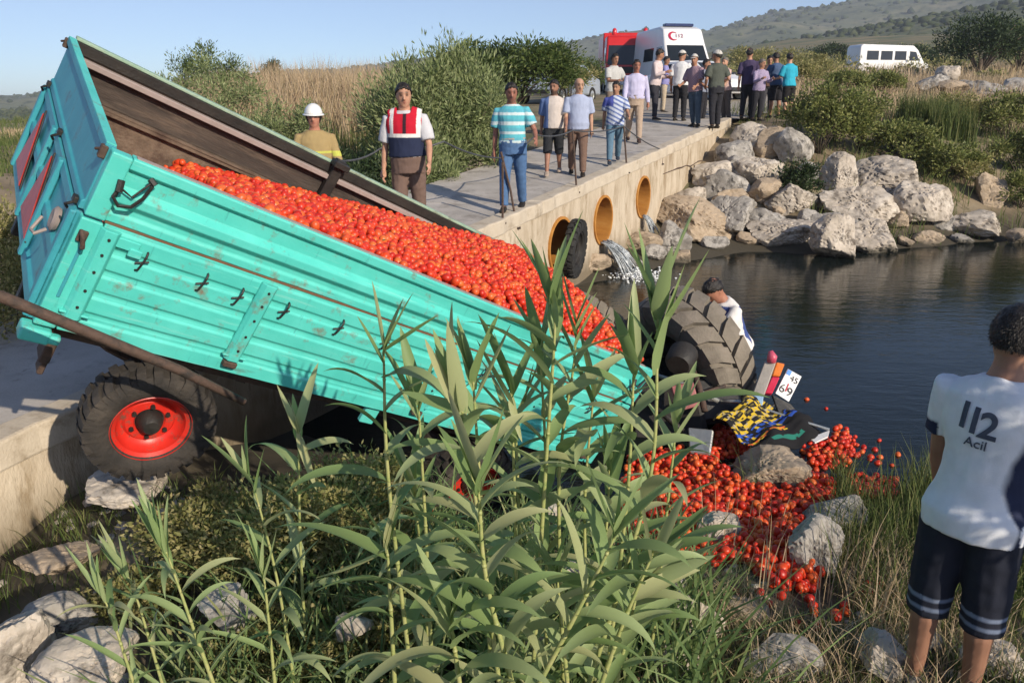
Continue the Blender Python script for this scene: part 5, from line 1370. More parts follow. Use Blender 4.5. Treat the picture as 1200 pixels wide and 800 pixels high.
rock('dark stone against the sloping bridge face', 856, 199, 28, 26, 'rock_grey', group=G1)
rock('dark low stone under the long bright boulder', 968, 262, 34, 26, 'rock_grey', group=G1)
rock('brown stone at the foot of the far culvert', 752, 282, 40, 26, 'rock_tan', group=G1)
rock('mossy brown rubble lump under the middle culvert', 690, 312, 44, 26, 'rock_tan', group=G1)
G3 = 'stones of the rubble bank on the far field'
rock('pale squarish stone on top of the rubble bank in the field', 1113, 84, 22, 20, 'rock', 33, G3)
rock('grey slab on the left slope of the rubble bank', 1092, 97, 34, 16, 'rock_grey', 32.5, G3, tilt=-20)
rock('long flat-topped dark stone of the rubble bank', 1152, 108, 56, 30, 'rock_grey', 32, G3)
rock('dark stone at the right end of the rubble bank', 1192, 108, 44, 28, 'rock_grey', 32, G3)
rock('reddish broken stone heap below the pale square stone', 1116, 103, 34, 16, 'rock_tan', 31.5, G3)
rock('brown stone of the field behind the leafy mound', 1066, 143, 44, 34, 'rock_tan', 25, G3)
rock('low grey stone behind the green mound by the crowd', 990, 127, 60, 16, 'rock_grey', 27, G3)
rock('small tan stone in the dry grass above the bush', 952, 130, 24, 12, 'rock_tan', 26, G3)
for k_, (u, v, w, h, wh) in enumerate(((838, 206, 22, 18, 'between the cream boulder and the bridge wall'), (872, 243, 24, 18, 'wedged above the dark grey boulder'), (912, 246, 22, 16, 'above the low grey boulder'), (948, 206, 26, 24, 'in the shade left of the upright cracked boulder'), (962, 238, 24, 22, 'touching the left end of the long bright boulder'), (1000, 268, 22, 18, 'between the two boulders at the waterline'), (1056, 262, 28, 20, 'below the veined boulder'), (1110, 262, 26, 18, 'right of the veined boulder at the shore'), (880, 280, 26, 14, 'at the water left of the pale wedge'), (836, 284, 30, 16, 'in the water below the long tan boulder'), (1062, 284, 22, 12, 'half under water by the dry grass'), (1128, 280, 26, 12, 'in the water left of the flat white boulder'), (800, 300, 26, 16, 'in the water in front of the bluish slab'), (766, 300, 24, 18, 'under the far pipe outflow'), (720, 300, 26, 16, 'beside the splashing water'), (742, 312, 22, 12, 'in the water between the two outflows'), (1196, 278, 26, 16, 'at the right picture edge in the water'))):
    rock('small low stone ' + wh, u, v, w, h, 'rock_grey' if k_ % 2 else 'rock_tan', None, 'gap stones of the far bank', 'stone')
# near bank
rock('big smooth cream boulder in the bottom left corner', 8, 762, 84, 108, 'rock', 2.75, G2)
rock('cream block with a cracked front beside the corner boulder', 98, 788, 100, 52, 'rock', 2.6, G2)
rock('shaded grey boulder behind the cream block', 62, 735, 76, 50, 'rock_grey', 3.1, G2)
rock('bluish shaded boulder under the left reed plant', 262, 716, 66, 50, 'rock_grey', 2.9, G2)
rock('pale boulder under the trailer wheel', 146, 570, 100, 34, 'rock', 4.15, G2)
rock('low stone in the tree shade below the bridge wall', 60, 662, 70, 30, 'rock_tan', 3.6, G2)
rock('tan pointed boulder in the middle of the spilled tomatoes', 912, 558, 84, 42, 'rock_tan', None, G2)
rock('small boulder with a dark side among the tomatoes', 848, 626, 46, 42, 'rock', None, G2)
rock('grey mottled boulder at the right edge of the tomatoes', 955, 645, 68, 60, 'rock_grey', None, G2)
rock('flat grey boulder splashed with tomatoes near the shore', 985, 605, 64, 36, 'rock_grey', None, G2)
rock('rough pale boulder below the tomato spill', 808, 736, 66, 66, 'rock', None, G2)
rock('bluish grey boulder behind the leaning reeds', 762, 692, 70, 64, 'rock_grey', None, G2)
rock('pinkish stone between the reed stems', 668, 670, 34, 44, 'rock', 3.4, G2)
rock('cream stone at the bottom right of the reeds', 800, 792, 64, 40, 'rock', None, G2)
rock('grey cracked rock left of the white pitted one on the bank', 920, 785, 80, 40, 'rock_grey', None, G2)
rock('white pitted rock in front of the standing man', 1040, 782, 70, 44, 'rock', None, G2)
rock('small white rock by the left leg of the standing man', 1082, 760, 40, 30, 'rock', None, G2)
rock('pale rock at the right foot of the standing man', 1170, 778, 56, 42, 'rock', None, G2)
rock('dark half-buried rock under the reeds in the middle', 640, 760, 90, 52, 'rock_grey', 2.9, G2)
rock('small pale stone in the weeds by the red tomatoes', 408, 735, 44, 30, 'rock', 2.9, G2)
rock('cream stone showing through the reeds below the trailer', 640, 610, 44, 36, 'rock', 4.3, G2)
rock('low brown stone in grass left of the mottled boulder', 868, 722, 54, 30, 'rock_tan', None, G2)

# ------------------------------------------------------------------ leaves and grass
def unit(a): return a / np.maximum(np.linalg.norm(a, axis=-1, keepdims=True), 1e-9)
def leaf_verts(pos, dirs, L_, w):
    n = len(pos); side = unit(np.cross(dirs, rng.standard_normal((n, 3))))
    nrm = np.cross(dirs, side)
    L_ = np.broadcast_to(L_, n)[:, None]; w = np.broadcast_to(w, n)[:, None]
    mid = pos + dirs * L_ * .45 - nrm * L_ * .06
    return np.stack([pos, mid + side * w * .5, pos + dirs * L_ - nrm * L_ * .12, mid - side * w * .5], 1).reshape(-1, 3), np.arange(4 * n).reshape(n, 4)
def bush(name, label, cat, base, r, n, leaf, m, group=None, ncl=26, up=.5, bottom=0, stem=True, stem_m='bark', trunk=0, part='foliage', jit=.5):
    t = thing(name, label, cat, base, 0, group)
    c0 = np.array([0, 0, r[2] * (1 - .0) + bottom])
    d = unit(rng.standard_normal((ncl, 3))); d[:, 2] = np.abs(d[:, 2]) * 1.0 - .55 * (rng.random(ncl) < .45)
    cl = c0 + unit(d) * np.array(r) * rng.uniform(.45, .95, (ncl, 1))
    cs = rng.uniform(.16, .36, ncl)
    k = rng.integers(0, ncl, n)
    off = rng.standard_normal((n, 3)); off = unit(off) * (np.abs(rng.normal(0, 1, (n, 1))) ** .6).clip(0, 1.35) * .62
    pos = cl[k] + off * np.array(r) * cs[k][:, None] * (1 + jit)
    out = unit(off * np.array(r)) + np.array([0, 0, up]) + .5 * rng.standard_normal((n, 3))
    V, Q = leaf_verts(pos, unit(out), leaf[0] * rng.uniform(.6, 1.3, n), leaf[1] * rng.uniform(.7, 1.2, n))
    V[:, 2] = np.maximum(V[:, 2], -.15)
    link(part, np_mesh(part, V, Q), M[m], t)
    if stem:
        mb = MB()
        if trunk: mb.tube([(0, 0, -.2), (.03, .02, bottom * .6), (0, 0, bottom + r[2] * .5)], [trunk * 1.3, trunk, trunk * .7], 8)
        for i in range(min(ncl, 12)):
            e_ = Vector(cl[i]); a = Vector((0, 0, -.1 if not trunk else bottom * .7))
            mid = a.lerp(e_, .5) + Vector((0, 0, r[2] * .12))
            q = (trunk or .03 * max(r)) * .55
            mb.tube([a, mid, e_], [q, q * .6, q * .25], 5)
        build('trunk' if trunk else 'stems', mb, M[stem_m], t, smooth=True)
    return t
def grd(u, v, y):
    p = at(u, v, y); p.z = gz(p.x, p.y) - .05
    return p
bush('willow_bush', 'tall grey-green willow bush at the left edge of the bridge', 'bush', grd(516, 212, 15.0), (1.42, .95, 1.50), 36000, (.115, .026), 'willow', ncl=90, up=.9)
bush('willow_bush', 'lower willow bush spilling onto the bridge edge behind the gendarme', 'bush', grd(498, 214, 13.6), (.75, .7, .85), 14000, (.10, .024), 'willow', ncl=50, up=.9)
bush('willow_bush', 'darker willow bush at the foot of the tall one behind the vest man', 'bush', grd(560, 190, 16.6), (.8, .8, .95), 6000, (.09, .02), 'tree_leaf', ncl=28, up=.8)
bush('leafy_tree', 'spreading dark green tree behind the willow bush', 'tree', grd(596, 110, 22), (1.75, 1.4, .85), 20000, (.12, .042), 'tree_leaf', ncl=50, bottom=.75, trunk=.08, part='crown', up=.3)
bush('leafy_tree', 'dark green tree crown between the willow and the spreading tree', 'tree', grd(572, 112, 22), (1.0, 1.0, .85), 10000, (.12, .042), 'dark_leaf', ncl=34, bottom=.65, trunk=.07, part='crown', up=.3)
bush('leafy_tree', 'small round dark tree alone on the skyline', 'tree', grd(317, 80, 46), (.62, .6, .78), 2500, (.14, .05), 'dark_leaf', ncl=26, bottom=.9, trunk=.06, part='crown')
bush('leafy_tree', 'large dark tree on the field behind the rubble at the right', 'tree', grd(1150, 70, 52), (2.6, 2.0, 1.7), 9000, (.22, .08), 'dark_leaf', ncl=56, bottom=.3, trunk=.14, part='crown')
bush('leafy_tree', 'unseen young tree added to shade the man in the 112 T-shirt', 'tree', (3.42, 1.08, gz(3.42, 1.08)), (.27, .27, .46), 900, (.085, .042), 'tree_leaf', ncl=22, bottom=1.35, trunk=.03, part='crown', up=.3)  # out of view; crown placed and sized to throw shade on the man
bush('leafy_tree', 'second dark tree at the right picture edge beyond the field', 'tree', grd(1196, 66, 56), (2.0, 2.0, 1.5), 6000, (.22, .08), 'tree_leaf', ncl=44, bottom=.3, trunk=.12, part='crown')
for (u, v, y, r, n, lf, mm, lb) in (
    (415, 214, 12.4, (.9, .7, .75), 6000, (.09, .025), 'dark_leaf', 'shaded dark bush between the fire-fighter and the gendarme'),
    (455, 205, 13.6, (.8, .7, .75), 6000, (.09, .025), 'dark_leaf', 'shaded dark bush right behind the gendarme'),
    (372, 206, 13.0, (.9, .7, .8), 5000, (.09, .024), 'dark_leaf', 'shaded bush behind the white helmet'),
    (335, 160, 15.5, (1.0, .8, .8), 5000, (.09, .024), 'willow', 'grey-green bush in front of the dry reeds left of the helmet'),
    (250, 130, 17.5, (1.2, .9, 1.0), 5500, (.10, .024), 'willow', 'grey-green bush at the left end of the dry reeds'),
    (232, 96, 24.0, (.8, .8, 1.1), 3500, (.11, .03), 'tree_leaf', 'upright green bush on top of the dry mound at its left'),
    (268, 98, 25.0, (.6, .6, .95), 2600, (.11, .03), 'tree_leaf', 'narrow green bush on the dry mound next to the upright one'),
    (-14, 300, 6.6, (.62, .6, .88), 12000, (.045, .018), 'olive_leaf', 'olive weedy bush at the left picture edge behind the tailgate'),
    (958, 190, 19.6, (1.05, .8, .85), 6000, (.085, .045), 'shrub_leaf', 'bright green bush over the grey boulders by the bridge end'),
    (1010, 178, 20.0, (1.05, .8, .70), 6000, (.085, .045), 'shrub_leaf', 'bright green bush above the upright pale boulder'),
    (1060, 196, 19.5, (.9, .7, .55), 4500, (.085, .045), 'shrub_leaf', 'bright green bush above the broad whitish boulder'),
    (1108, 214, 19.0, (.7, .6, .5), 3600, (.085, .04), 'shrub_leaf', 'green weeds behind the veined boulder'),
    (1190, 262, 18.4, (.6, .5, .45), 3600, (.085, .035), 'shrub_leaf', 'waterside weeds at the right end of the far bank'),
    (1196, 222, 19.6, (.8, .6, .6), 4500, (.085, .04), 'shrub_leaf', 'dense green weeds at the right edge above the water weeds'),
    (1130, 228, 19.0, (.55, .5, .4), 3000, (.08, .035), 'olive_leaf', 'olive weeds between brown boulder and veined boulder'),
    (1180, 172, 22.5, (1.0, .7, .75), 4800, (.09, .04), 'shrub_leaf', 'leafy green shrub at the right edge below the rubble'),
    (1120, 168, 23.0, (.7, .6, .6), 3600, (.09, .035), 'olive_leaf', 'olive shrub beside the upright cattails'),
    (935, 214, 17.6, (.5, .4, .5), 2800, (.075, .04), 'dark_leaf', 'dark weeds in the shade of the boulder pile'),
    (985, 112, 31.0, (1.0, .8, .55), 4000, (.11, .045), 'shrub_leaf', 'low green shrub in the field left of the minibus'),
    (1030, 112, 31.5, (.9, .8, .5), 4000, (.11, .045), 'shrub_leaf', 'low green shrub in the field under the minibus'),
    (945, 104, 37, (1.3, 1, .7), 3600, (.13, .05), 'olive_leaf', 'olive shrub behind the turquoise shirt'),
    (930, 84, 60, (2.2, 1.6, 1.0), 3600, (.22, .08), 'olive_leaf', 'wide olive shrub far behind the crowd'),
    (1075, 66, 80, (2.6, 2, 1.3), 3400, (.26, .1), 'dark_leaf', 'dark shrub just right of the minibus'),
    (975, 60, 105, (3.6, 2, 1.6), 3400, (.3, .12), 'dark_leaf', 'dark green shrub on the slope behind the minibus'),
    (880, 78, 75, (2.6, 2, 1.3), 3200, (.26, .1), 'olive_leaf', 'olive shrub on the slope behind the ambulance'),
    (668, 122, 30, (1.0, .8, .8), 3200, (.11, .045), 'olive_leaf', 'olive shrub on the verge left of the fire engine'),
    (690, 112, 36, (1.0, .8, .8), 2800, (.12, .05), 'tree_leaf', 'green shrub on the verge behind the olive one')):
    bush('shrub', lb, 'bush', grd(u, v, y), r, n, lf, mm, 'shrubs along the stream and field', ncl=24)
# scrub dotted over the field up to the hills, too many to count
cx = rng.uniform(-30, 90, 420); cy = rng.uniform(42, 150, 420); kx = (cx > 4 + (cy - 40) * .12); cx, cy = cx[kx], cy[kx]
cz_ = ground_h(cx, cy); sr = rng.uniform(.4, 1.5, len(cx)) * (1 + cy / 160)
kk = rng.integers(0, len(cx), 42000); of = unit(rng.standard_normal((42000, 3))) * (rng.random((42000, 1)) ** .4)
of[:, 2] = np.abs(of[:, 2]) * .75
ps = np.stack([cx, cy, cz_], -1)[kk] + of * sr[kk][:, None]
V, Q = leaf_verts(ps, unit(of + .6 * rng.standard_normal((42000, 3))), rng.uniform(.2, .4, 42000) * (.6 + sr[kk] * .3), rng.uniform(.09, .16, 42000))
tag(link('field_scrub', np_mesh('field_scrub', V, Q), M['olive_leaf']), kind='stuff')
# scrubby bushes on the near left bank
for (u, v, y, r, n, lb) in ((330, 640, 3.5, (.44, .34, .36), 12000, 'olive scrubby bush with tiny leaves below the trailer wheel'), (420, 610, 3.9, (.44, .3, .36), 11000, 'olive scrubby bush in the shade under the trailer middle'),
                            (250, 610, 3.6, (.38, .3, .27), 9000, 'dusty scrubby bush right of the trailer wheel'), (300, 720, 3.0, (.34, .25, .24), 8000, 'low scrub at the foot of the left reeds'), (430, 720, 3.1, (.34, .25, .26), 8000, 'low scrub behind the middle reeds'), (150, 640, 3.4, (.26, .2, .15), 3500, 'thin dusty scrub left of the wheel above the shaded ground'),
                            (200, 760, 2.7, (.28, .2, .18), 5000, 'leafy scrub at the bottom left beside the cream block'), (520, 660, 3.5, (.34, .25, .26), 7000, 'leafy scrub between the middle reeds'), (480, 790, 2.6, (.3, .2, .18), 5000, 'low scrub at the bottom edge of the picture')):
    bush('scrub_bush', lb, 'bush', grd(u, v, y), r, n, (.034, .017), 'olive_leaf', 'scrubby bushes on the near left bank', ncl=34, up=.25, jit=.7)
def blades(name, pts, h, w, lean, m, kind='stuff', seg=3):
    pts = np.asarray(pts); n = len(pts)
    az = rng.uniform(0, 2 * np.pi, n); ld = np.stack([np.cos(az), np.sin(az), np.zeros(n)], -1)
    fa = rng.uniform(0, 2 * np.pi, n); sd_ = np.stack([np.cos(fa), np.sin(fa), np.zeros(n)], -1)
    h = np.broadcast_to(h, n)[:, None]; w = np.broadcast_to(w, n)[:, None]; lean = np.broadcast_to(lean, n)[:, None]
    rows = []
    for i in range(seg):
        t = i / seg
        c = pts + np.array([0, 0, 1]) * h * (t - .25 * lean * t * t) + ld * h * lean * t ** 2
        rows += [c - sd_ * w * .5 * (1 - .75 * t), c + sd_ * w * .5 * (1 - .75 * t)]
    rows.append(pts + np.array([0, 0, 1]) * h * (1 - .25 * lean) + ld * h * lean)
    V = np.stack(rows, 1); m_ = V.shape[1]
    b0 = (np.arange(n) * m_)[:, None]
    Q = np.concatenate([b0 + np.array([2 * i, 2 * i + 1, 2 * i + 3, 2 * i + 2]) for i in range(seg - 1)])
    Tt = b0 + np.array([2 * seg - 2, 2 * seg - 1, 2 * seg])
    return tag(link(name, np_mesh(name, V.reshape(-1, 3), Q, Tt), M[m]), kind=kind)
def scatter(n, x0, x1, y0, y1, fn=None, clump=0):
    if clump:
        cx = rng.uniform(x0, x1, n // clump); cy = rng.uniform(y0, y1, n // clump)
        k = rng.integers(0, len(cx), n); s_ = (y1 - y0) * .02 + .04
        X, Y = cx[k] + rng.normal(0, s_, n), cy[k] + rng.normal(0, s_, n)
    else: X, Y = rng.uniform(x0, x1, n), rng.uniform(y0, y1, n)
    if fn is not None: q = fn(X, Y); X, Y = X[q], Y[q]
    return np.stack([X, Y, ground_h(X, Y) - .01], -1)
offb = lambda X, Y: ~((X > LE(Y) - .15) & (X < FE(Y) + .1) & (Y < 22))
dry = lambda X, Y: ground_h(X, Y) > WATER + .02
s_ = scatter(26000, -13, -2.2, 19.5, 32, lambda X, Y: offb(X, Y) & (X < -2.2 - (Y - 19) * .05), 30); blades('dry_reed_grass', s_, rng.uniform(.8, 1.6, len(s_)) * (1 + .28 * np.sin(s_[:, 0] * 1.1 + 1) * np.sin(s_[:, 1] * .9)) * np.clip((s_[:, 0] / s_[:, 1] + .50) / .12, .12, 1), .030, rng.uniform(.05, .35, len(s_)), 'dry_grass')
s_ = scatter(12000, -12, -2.6, 13, 20, offb, 24); blades('grass', s_, rng.uniform(.35, .8, len(s_)) * np.clip((s_[:, 0] / s_[:, 1] + .55) / .12, .3, 1), .018, rng.uniform(.1, .5, len(s_)), 'green_grass')
s_ = scatter(15000, -26, -4.2, 7, 34, offb, 20); blades('grass', s_, rng.uniform(.12, .34, len(s_)), .02, rng.uniform(.2, .6, len(s_)), 'green_grass')
s_ = scatter(22000, 8.6, 30, 22.5, 46, lambda X, Y: X > 7.6 + (Y - 22.5) * .33, 26); blades('dry_grass', s_, rng.uniform(.2, .7, len(s_)), .026, rng.uniform(.1, .5, len(s_)), 'dry_grass')
s_ = scatter(9000, 6, 20, 16, 26, lambda X, Y: dry(X, Y) & (X > 6.2) & offb(X, Y), 26); blades('grass', s_, rng.uniform(.15, .55, len(s_)), .018, rng.uniform(.1, .5, len(s_)), 'green_grass')
s_ = scatter(9000, 20, 60, 40, 80, None, 20); blades('dry_grass', s_, rng.uniform(.4, 1.0, len(s_)), .05, rng.uniform(.1, .5, len(s_)), 'dry_grass')
s_ = np.vstack([scatter(1500, 11.2, 12.4, 21.6, 22.8), scatter(500, 10.6, 11.2, 22, 22.6)]); blades('cattail_clump', s_, rng.uniform(.6, 1.15, len(s_)), .02, rng.uniform(.05, .25, len(s_)), 'green_grass')
# near bank grass, thin where the tomatoes lie
poly_w = [[(w.x, w.y) for w in (ground_hit(u, v) for u, v in S[0])] for S in SPILLS]
def off_spill(X, Y):
    return np.array([not any(inside((x, y), p) or inside((x * 1.03, y + .13), p) or inside((x * 1.06, y + .3), p) for p in poly_w[:1] + poly_w[4:5]) and not any(inside((x, y), p) for p in poly_w) for x, y in zip(X, Y)]) & dry(X, Y)
s_ = scatter(20000, .9, 5.2, 2.5, 6.0, off_spill, 26); blades('grass', s_, rng.uniform(.06, .26, len(s_)), .007, rng.uniform(.2, .8, len(s_)), 'green_grass')
s_ = scatter(5200, 1.9, 4.8, 3.4, 6.0, off_spill, 18); blades('tall_grass', s_, rng.uniform(.25, .55, len(s_)), .008, rng.uniform(.1, .5, len(s_)), 'green_grass')
s_ = scatter(3600, .3, 2.4, 2.5, 4.3, off_spill, 22); blades('dry_grass', s_, rng.uniform(.08, .34, len(s_)), .006, rng.uniform(.2, .9, len(s_)), 'dry_grass')
s_ = scatter(4200, -3.4, .6, 2.2, 5.0, lambda X, Y: dry(X, Y) & offb(X, Y), 20); blades('grass', s_, rng.uniform(.06, .25, len(s_)), .008, rng.uniform(.2, .8, len(s_)), 'green_grass')
s_ = scatter(500, 1.2, 2.2, 3.3, 4.6); blades('dead_stalks', s_[:70], rng.uniform(.3, .6, 70), .008, rng.uniform(.02, .2, 70), 'dry_grass')

kq = rng.integers(0, len(pl), 170); cp_ = tp[kq] + np.array([0, 0, .022]); up_ = np.array(TR)[:3, 2]
V, Q = leaf_verts(cp_, unit(rng.standard_normal((170, 3)) * [1, 1, .3] + up_ * .2), rng.uniform(.02, .05, 170), rng.uniform(.006, .014, 170))
tag(link('tomato_stalks', np_mesh('tomato_stalks', V, Q), M['green_grass']), kind='stuff')
# pebbles and small stones on the near bank
P_ = np.vstack([scatter(420, -3.3, .8, 2.3, 5.0, lambda X, Y: offb(X, Y)), scatter(380, .8, 4.4, 2.3, 5.3)])
V, Fq = clumps(P_, rng.uniform(.012, .05, len(P_)), .7, .12, IV2, IF2)
tag(link('pebbles', np_mesh('pebbles', V, None, Fq), M['rock']), kind='stuff')

# ------------------------------------------------------------------ reeds
def reed_leaf_mesh(L_, w, bend, droop, twist):
    """runs along +x from the stem, droops towards -z; folded along the midrib"""
    n = 11; V = []; Q = []
    x = z = 0.0; ang = 0.0
    for i in range(n):
        t = i / (n - 1)
        wd = w * (.42 + .58 * min(1, t / .16)) * (1 - t ** 2.2) ** .8 * (1 if i < n - 1 else 0) + .0006
        tw = twist * t
        sy, sz = math.cos(tw), math.sin(tw)
        f = .22 * wd
        V += [(x, -wd / 2 * sy, z - wd / 2 * sz + f), (x, 0, z), (x, wd / 2 * sy, z + wd / 2 * sz + f)]
        ang = -(bend * t + droop * t ** 3)
        x += L_ / (n - 1) * math.cos(ang); z += L_ / (n - 1) * math.sin(ang)
    for i in range(n - 1):
        o = i * 3
        Q += [(o, o + 3, o + 4, o + 1), (o + 1, o + 4, o + 5, o + 2)]
    me = np_mesh('leaf', np.array(V), np.array(Q), smooth=True); me.materials.append(M['reed'])
    return me
R_ERECT = [reed_leaf_mesh(L_, w, b_, 0, tw) for L_, w, b_, tw in ((.36, .058, -.12, .3), (.32, .054, -.05, -.4), (.27, .048, .1, .2), (.40, .060, .12, .5))]
R_ARCH = [reed_leaf_mesh(L_, w, b_, d_, tw) for L_, w, b_, d_, tw in ((.40, .062, .5, .5, .4), (.38, .060, .8, .7, -.5), (.34, .058, .3, .3, .8), (.42, .066, 1.0, .6, .2), (.32, .056, .6, 1.2, -.8), (.38, .058, .25, .2, -.3), (.36, .064, 1.2, .5, .6), (.30, .052, .4, .9, 1.2))]
reed_n = [0]
def reed(label, pts, y, nl_, lo=.12, thin=1.0, size=1.0, plane=None, group='reed stalks in front of the trailer'):
    reed_n[0] += 1; nl = int(nl_ * 1.6)
    P = [at(u, v, y) for u, v in pts]                      # from the tip down
    d = (P[-1] - P[-2]).normalized()
    if d.z > -.3: d = Vector((d.x, d.y, -.6)).normalized()
    g_ = P[-1].copy()
    for _ in range(40):
        if g_.z < gz(g_.x, g_.y): break
        g_ = g_ + d * .06
    P[0] = P[0] + (P[1] - P[0]).normalized() * min(.24 * size, (P[1] - P[0]).length * .8)
    P.append(g_)
    P.reverse()
    # smooth path
    path = []
    for i in range(len(P) - 1):
        for t in np.linspace(0, 1, 7)[:-1]:
            p0, p1, p2, p3 = P[max(0, i - 1)], P[i], P[i + 1], P[min(len(P) - 1, i + 2)]
            path.append(.5 * (2 * p1 + (p2 - p0) * t + (2 * p0 - 5 * p1 + 4 * p2 - p3) * t * t + (3 * p1 - p0 - 3 * p2 + p3) * t ** 3))
    path.append(P[-1])
    base = path[0]
    t = thing('reed', label, 'reed plant', base, 0, group)
    rel = [p - base for p in path]; n = len(rel)
    mb = MB(); mb.tube(rel, [max(.0022, .0095 * size * (1 - .85 * (i / (n - 1)) ** 1.5)) for i in range(n)], 7)
    build('stem', mb, M['reed_stem'], t, smooth=True)
    for k in range(1, n - 2, 4):
        mb = MB(); ax = (rel[k + 1] - rel[k]).normalized(); r_ = .0115 * size * (1 - .8 * (k / n) ** 1.5)
        mb.tube([rel[k] - ax * .006, rel[k], rel[k] + ax * .006], [r_ * .8, r_, r_ * .8], 7); build('node', mb, M['reed_stem'], t, smooth=True)
    az0 = plane if plane is not None else random.uniform(-.5, .5)
    for k in range(nl):
        f = lo + (1 - lo) * (k + .5) / nl
        f = min(.985, f)
        x = f * (n - 1); i = min(int(x), n - 2); p = rel[i].lerp(rel[i + 1], x - i)
        ax = (rel[i + 1] - rel[i]).normalized()
        az = az0 + (0 if k % 2 else math.pi) + random.gauss(0, .55)
        outv = Vector((math.cos(az), math.sin(az), 0)); outv = (outv - ax * outv.dot(ax)).normalized()
        top = f > .72
        el_ = math.radians(random.uniform(58, 80) if top else random.uniform(28, 58))
        xd = (outv * math.cos(el_) + ax * math.sin(el_)).normalized()
        yd = ax.cross(outv).normalized(); zd = xd.cross(yd).normalized()
        if zd.dot(ax) < 0 and not top: yd, zd = -yd, -zd
        lf = link('leaf', random.choice(R_ERECT if top else R_ARCH), None, t)
        s_ = size * random.uniform(.72, 1.08) * (.78 if f < .3 else (.82 if top else .95))
        lf.matrix_local = Matrix(((xd.x, yd.x, zd.x, p.x), (xd.y, yd.y, zd.y, p.y), (xd.z, yd.z, zd.z, p.z), (0, 0, 0, 1))) @ Matrix.Diagonal((s_, s_ * thin * 1.14, s_, 1))
    return t
reed('reed with an upright leaf tuft in front of the trailer side, left of centre', [(452, 335), (450, 430), (455, 560), (478, 760)], 2.45, 13)
reed('reed with a long leaf slanting across the middle of the trailer side', [(520, 400), (545, 500), (562, 620), (585, 800)], 2.2, 13)
reed('tall reed with erect leaves crossing the tomato heap', [(642, 262), (650, 390), (640, 540), (625, 780)], 2.5, 16, size=1.05)
reed('reed with broad bunched leaves just right of the tall one over the tomatoes', [(682, 296), (672, 430), (655, 560), (660, 780)], 2.65, 14)
reed('tallest reed at the right, crossing the black tractor tyre', [(774, 258), (770, 400), (765, 540), (735, 660), (690, 800)], 2.3, 16, size=1.1)
reed('reed with big pale arching leaves low in the middle', [(556, 500), (562, 590), (570, 680), (600, 800)], 1.95, 11, size=1.05)
reed('reed leaning right from the bottom centre', [(745, 560), (715, 640), (680, 710), (632, 800)], 2.0, 9)
reed('yellow-stemmed reed leaning right beside the rough boulder', [(790, 600), (760, 660), (730, 730), (705, 800)], 2.1, 9)
reed('reed tuft below the trailer edge right of the wheel', [(348, 450), (350, 520), (352, 640), (360, 780)], 3.0, 11, size=.95)
reed('reed leaning left beside the wheel', [(268, 500), (300, 580), (325, 680), (345, 800)], 2.6, 10, size=.8, thin=.75)
reed('feathery reed at the lower left with leaves pointing left', [(170, 585), (200, 660), (228, 740), (250, 800)], 2.1, 16, plane=2.6, size=.8, thin=.55)
reed('reed behind the slanting leaf in the middle', [(478, 500), (490, 620), (505, 780)], 2.75, 12)
reed('reed under the middle of the trailer side', [(600, 420), (606, 540), (612, 720)], 2.75, 13)
reed('short reed at the lower middle with wide leaves', [(648, 590), (655, 700), (665, 800)], 2.2, 9)
reed('thin reed at the left in front of the pebbles', [(120, 610), (160, 700), (190, 800)], 2.4, 10, plane=2.7, size=.75, thin=.5)
reed('reed between the leaning stems at the lower right', [(716, 470), (712, 600), (700, 740)], 2.75, 12)
reed('reed behind the tallest right reed', [(800, 420), (788, 540), (770, 700)], 2.9, 10)
reed('short reed at the bottom edge under the big pale leaves', [(520, 660), (530, 740), (540, 810)], 2.0, 8)
reed('thin reed with upright leaves left of the tall one over the tomatoes', [(628, 330), (634, 430), (640, 560), (640, 780)], 2.7, 11, size=.95)
reed('reed with stiff leaves right of the bunched one, before the dark arc of tyre', [(702, 395), (694, 480), (685, 600), (690, 780)], 2.75, 11, size=.95)
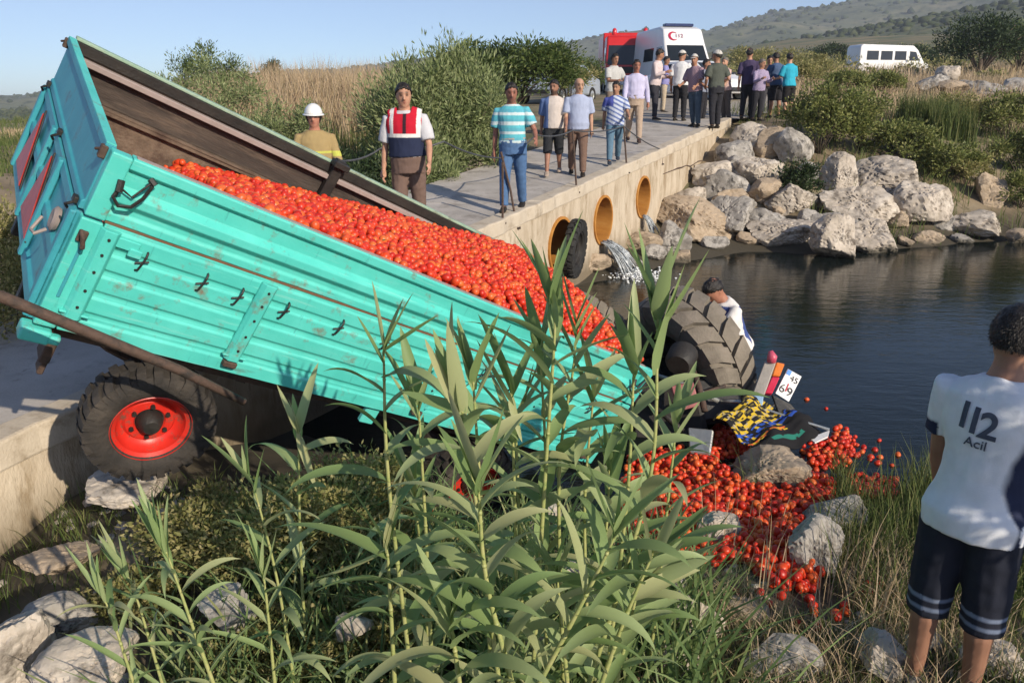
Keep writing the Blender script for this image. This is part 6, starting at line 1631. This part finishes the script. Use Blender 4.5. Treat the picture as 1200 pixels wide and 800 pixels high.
reed('reed with a blunt tuft over the middle of the trailer side', [(486, 395), (492, 500), (500, 640), (506, 780)], 2.55, 11)
reed('reed of the middle clump with leaves against the upper turquoise board', [(548, 360), (556, 470), (566, 620), (575, 780)], 2.5, 12)
reed('reed of the middle clump left of the tall one over the tomatoes', [(596, 385), (600, 480), (604, 620), (606, 780)], 2.6, 11)
reed('reed rising just left of the tallest right reed', [(744, 345), (742, 450), (735, 580), (715, 760)], 2.5, 12)
reed('low spreading reed at the bottom right of the clump', [(770, 620), (745, 700), (722, 800)], 2.2, 8, size=.9)
reed('low spreading reed right of the feathery one', [(300, 610), (312, 700), (322, 800)], 2.2, 10, size=.75, plane=2.8, thin=.6)
reed('reed under the left end of the middle clump', [(448, 560), (455, 660), (462, 790)], 2.15, 10)
reed('bushy reed among the low scrub at the bottom left', [(90, 640), (130, 720), (160, 810)], 2.15, 11, size=.7, plane=2.7, thin=.5)
# tangle of young reed leaves underneath
s_ = scatter(1500, -1.55, .95, 2.35, 3.7, None, 9); blades('reed_undergrowth', s_, rng.uniform(.25, .85, len(s_)), rng.uniform(.014, .034, len(s_)), rng.uniform(.2, .9, len(s_)), 'reed_dark', seg=5)
s_ = scatter(700, -.9, .9, 3.4, 4.4, None, 9); blades('reed_undergrowth', s_, rng.uniform(.25, .7, len(s_)), rng.uniform(.012, .026, len(s_)), rng.uniform(.2, .8, len(s_)), 'reed_dark', seg=5)

# ------------------------------------------------------------------ air
hz_ = bpy.data.meshes.new('haze'); mb = MB(); mb.box((0, 0, 70), (3500, 3500, 270)); hz_ = mb.mesh('haze')
hmz = bpy.data.materials.new('air'); hmz.use_nodes = True; ht = hmz.node_tree
ht.nodes.remove(ht.nodes['Principled BSDF'])
pv = ht.nodes.new('ShaderNodeVolumePrincipled'); pv.inputs['Color'].default_value = (.78, .86, 1, 1); pv.inputs['Density'].default_value = .0004
ht.links.new(pv.outputs[0], ht.nodes['Material Output'].inputs['Volume'])
hz_.materials.append(hmz)
ho = link('haze', hz_); tag(ho, kind='stuff')
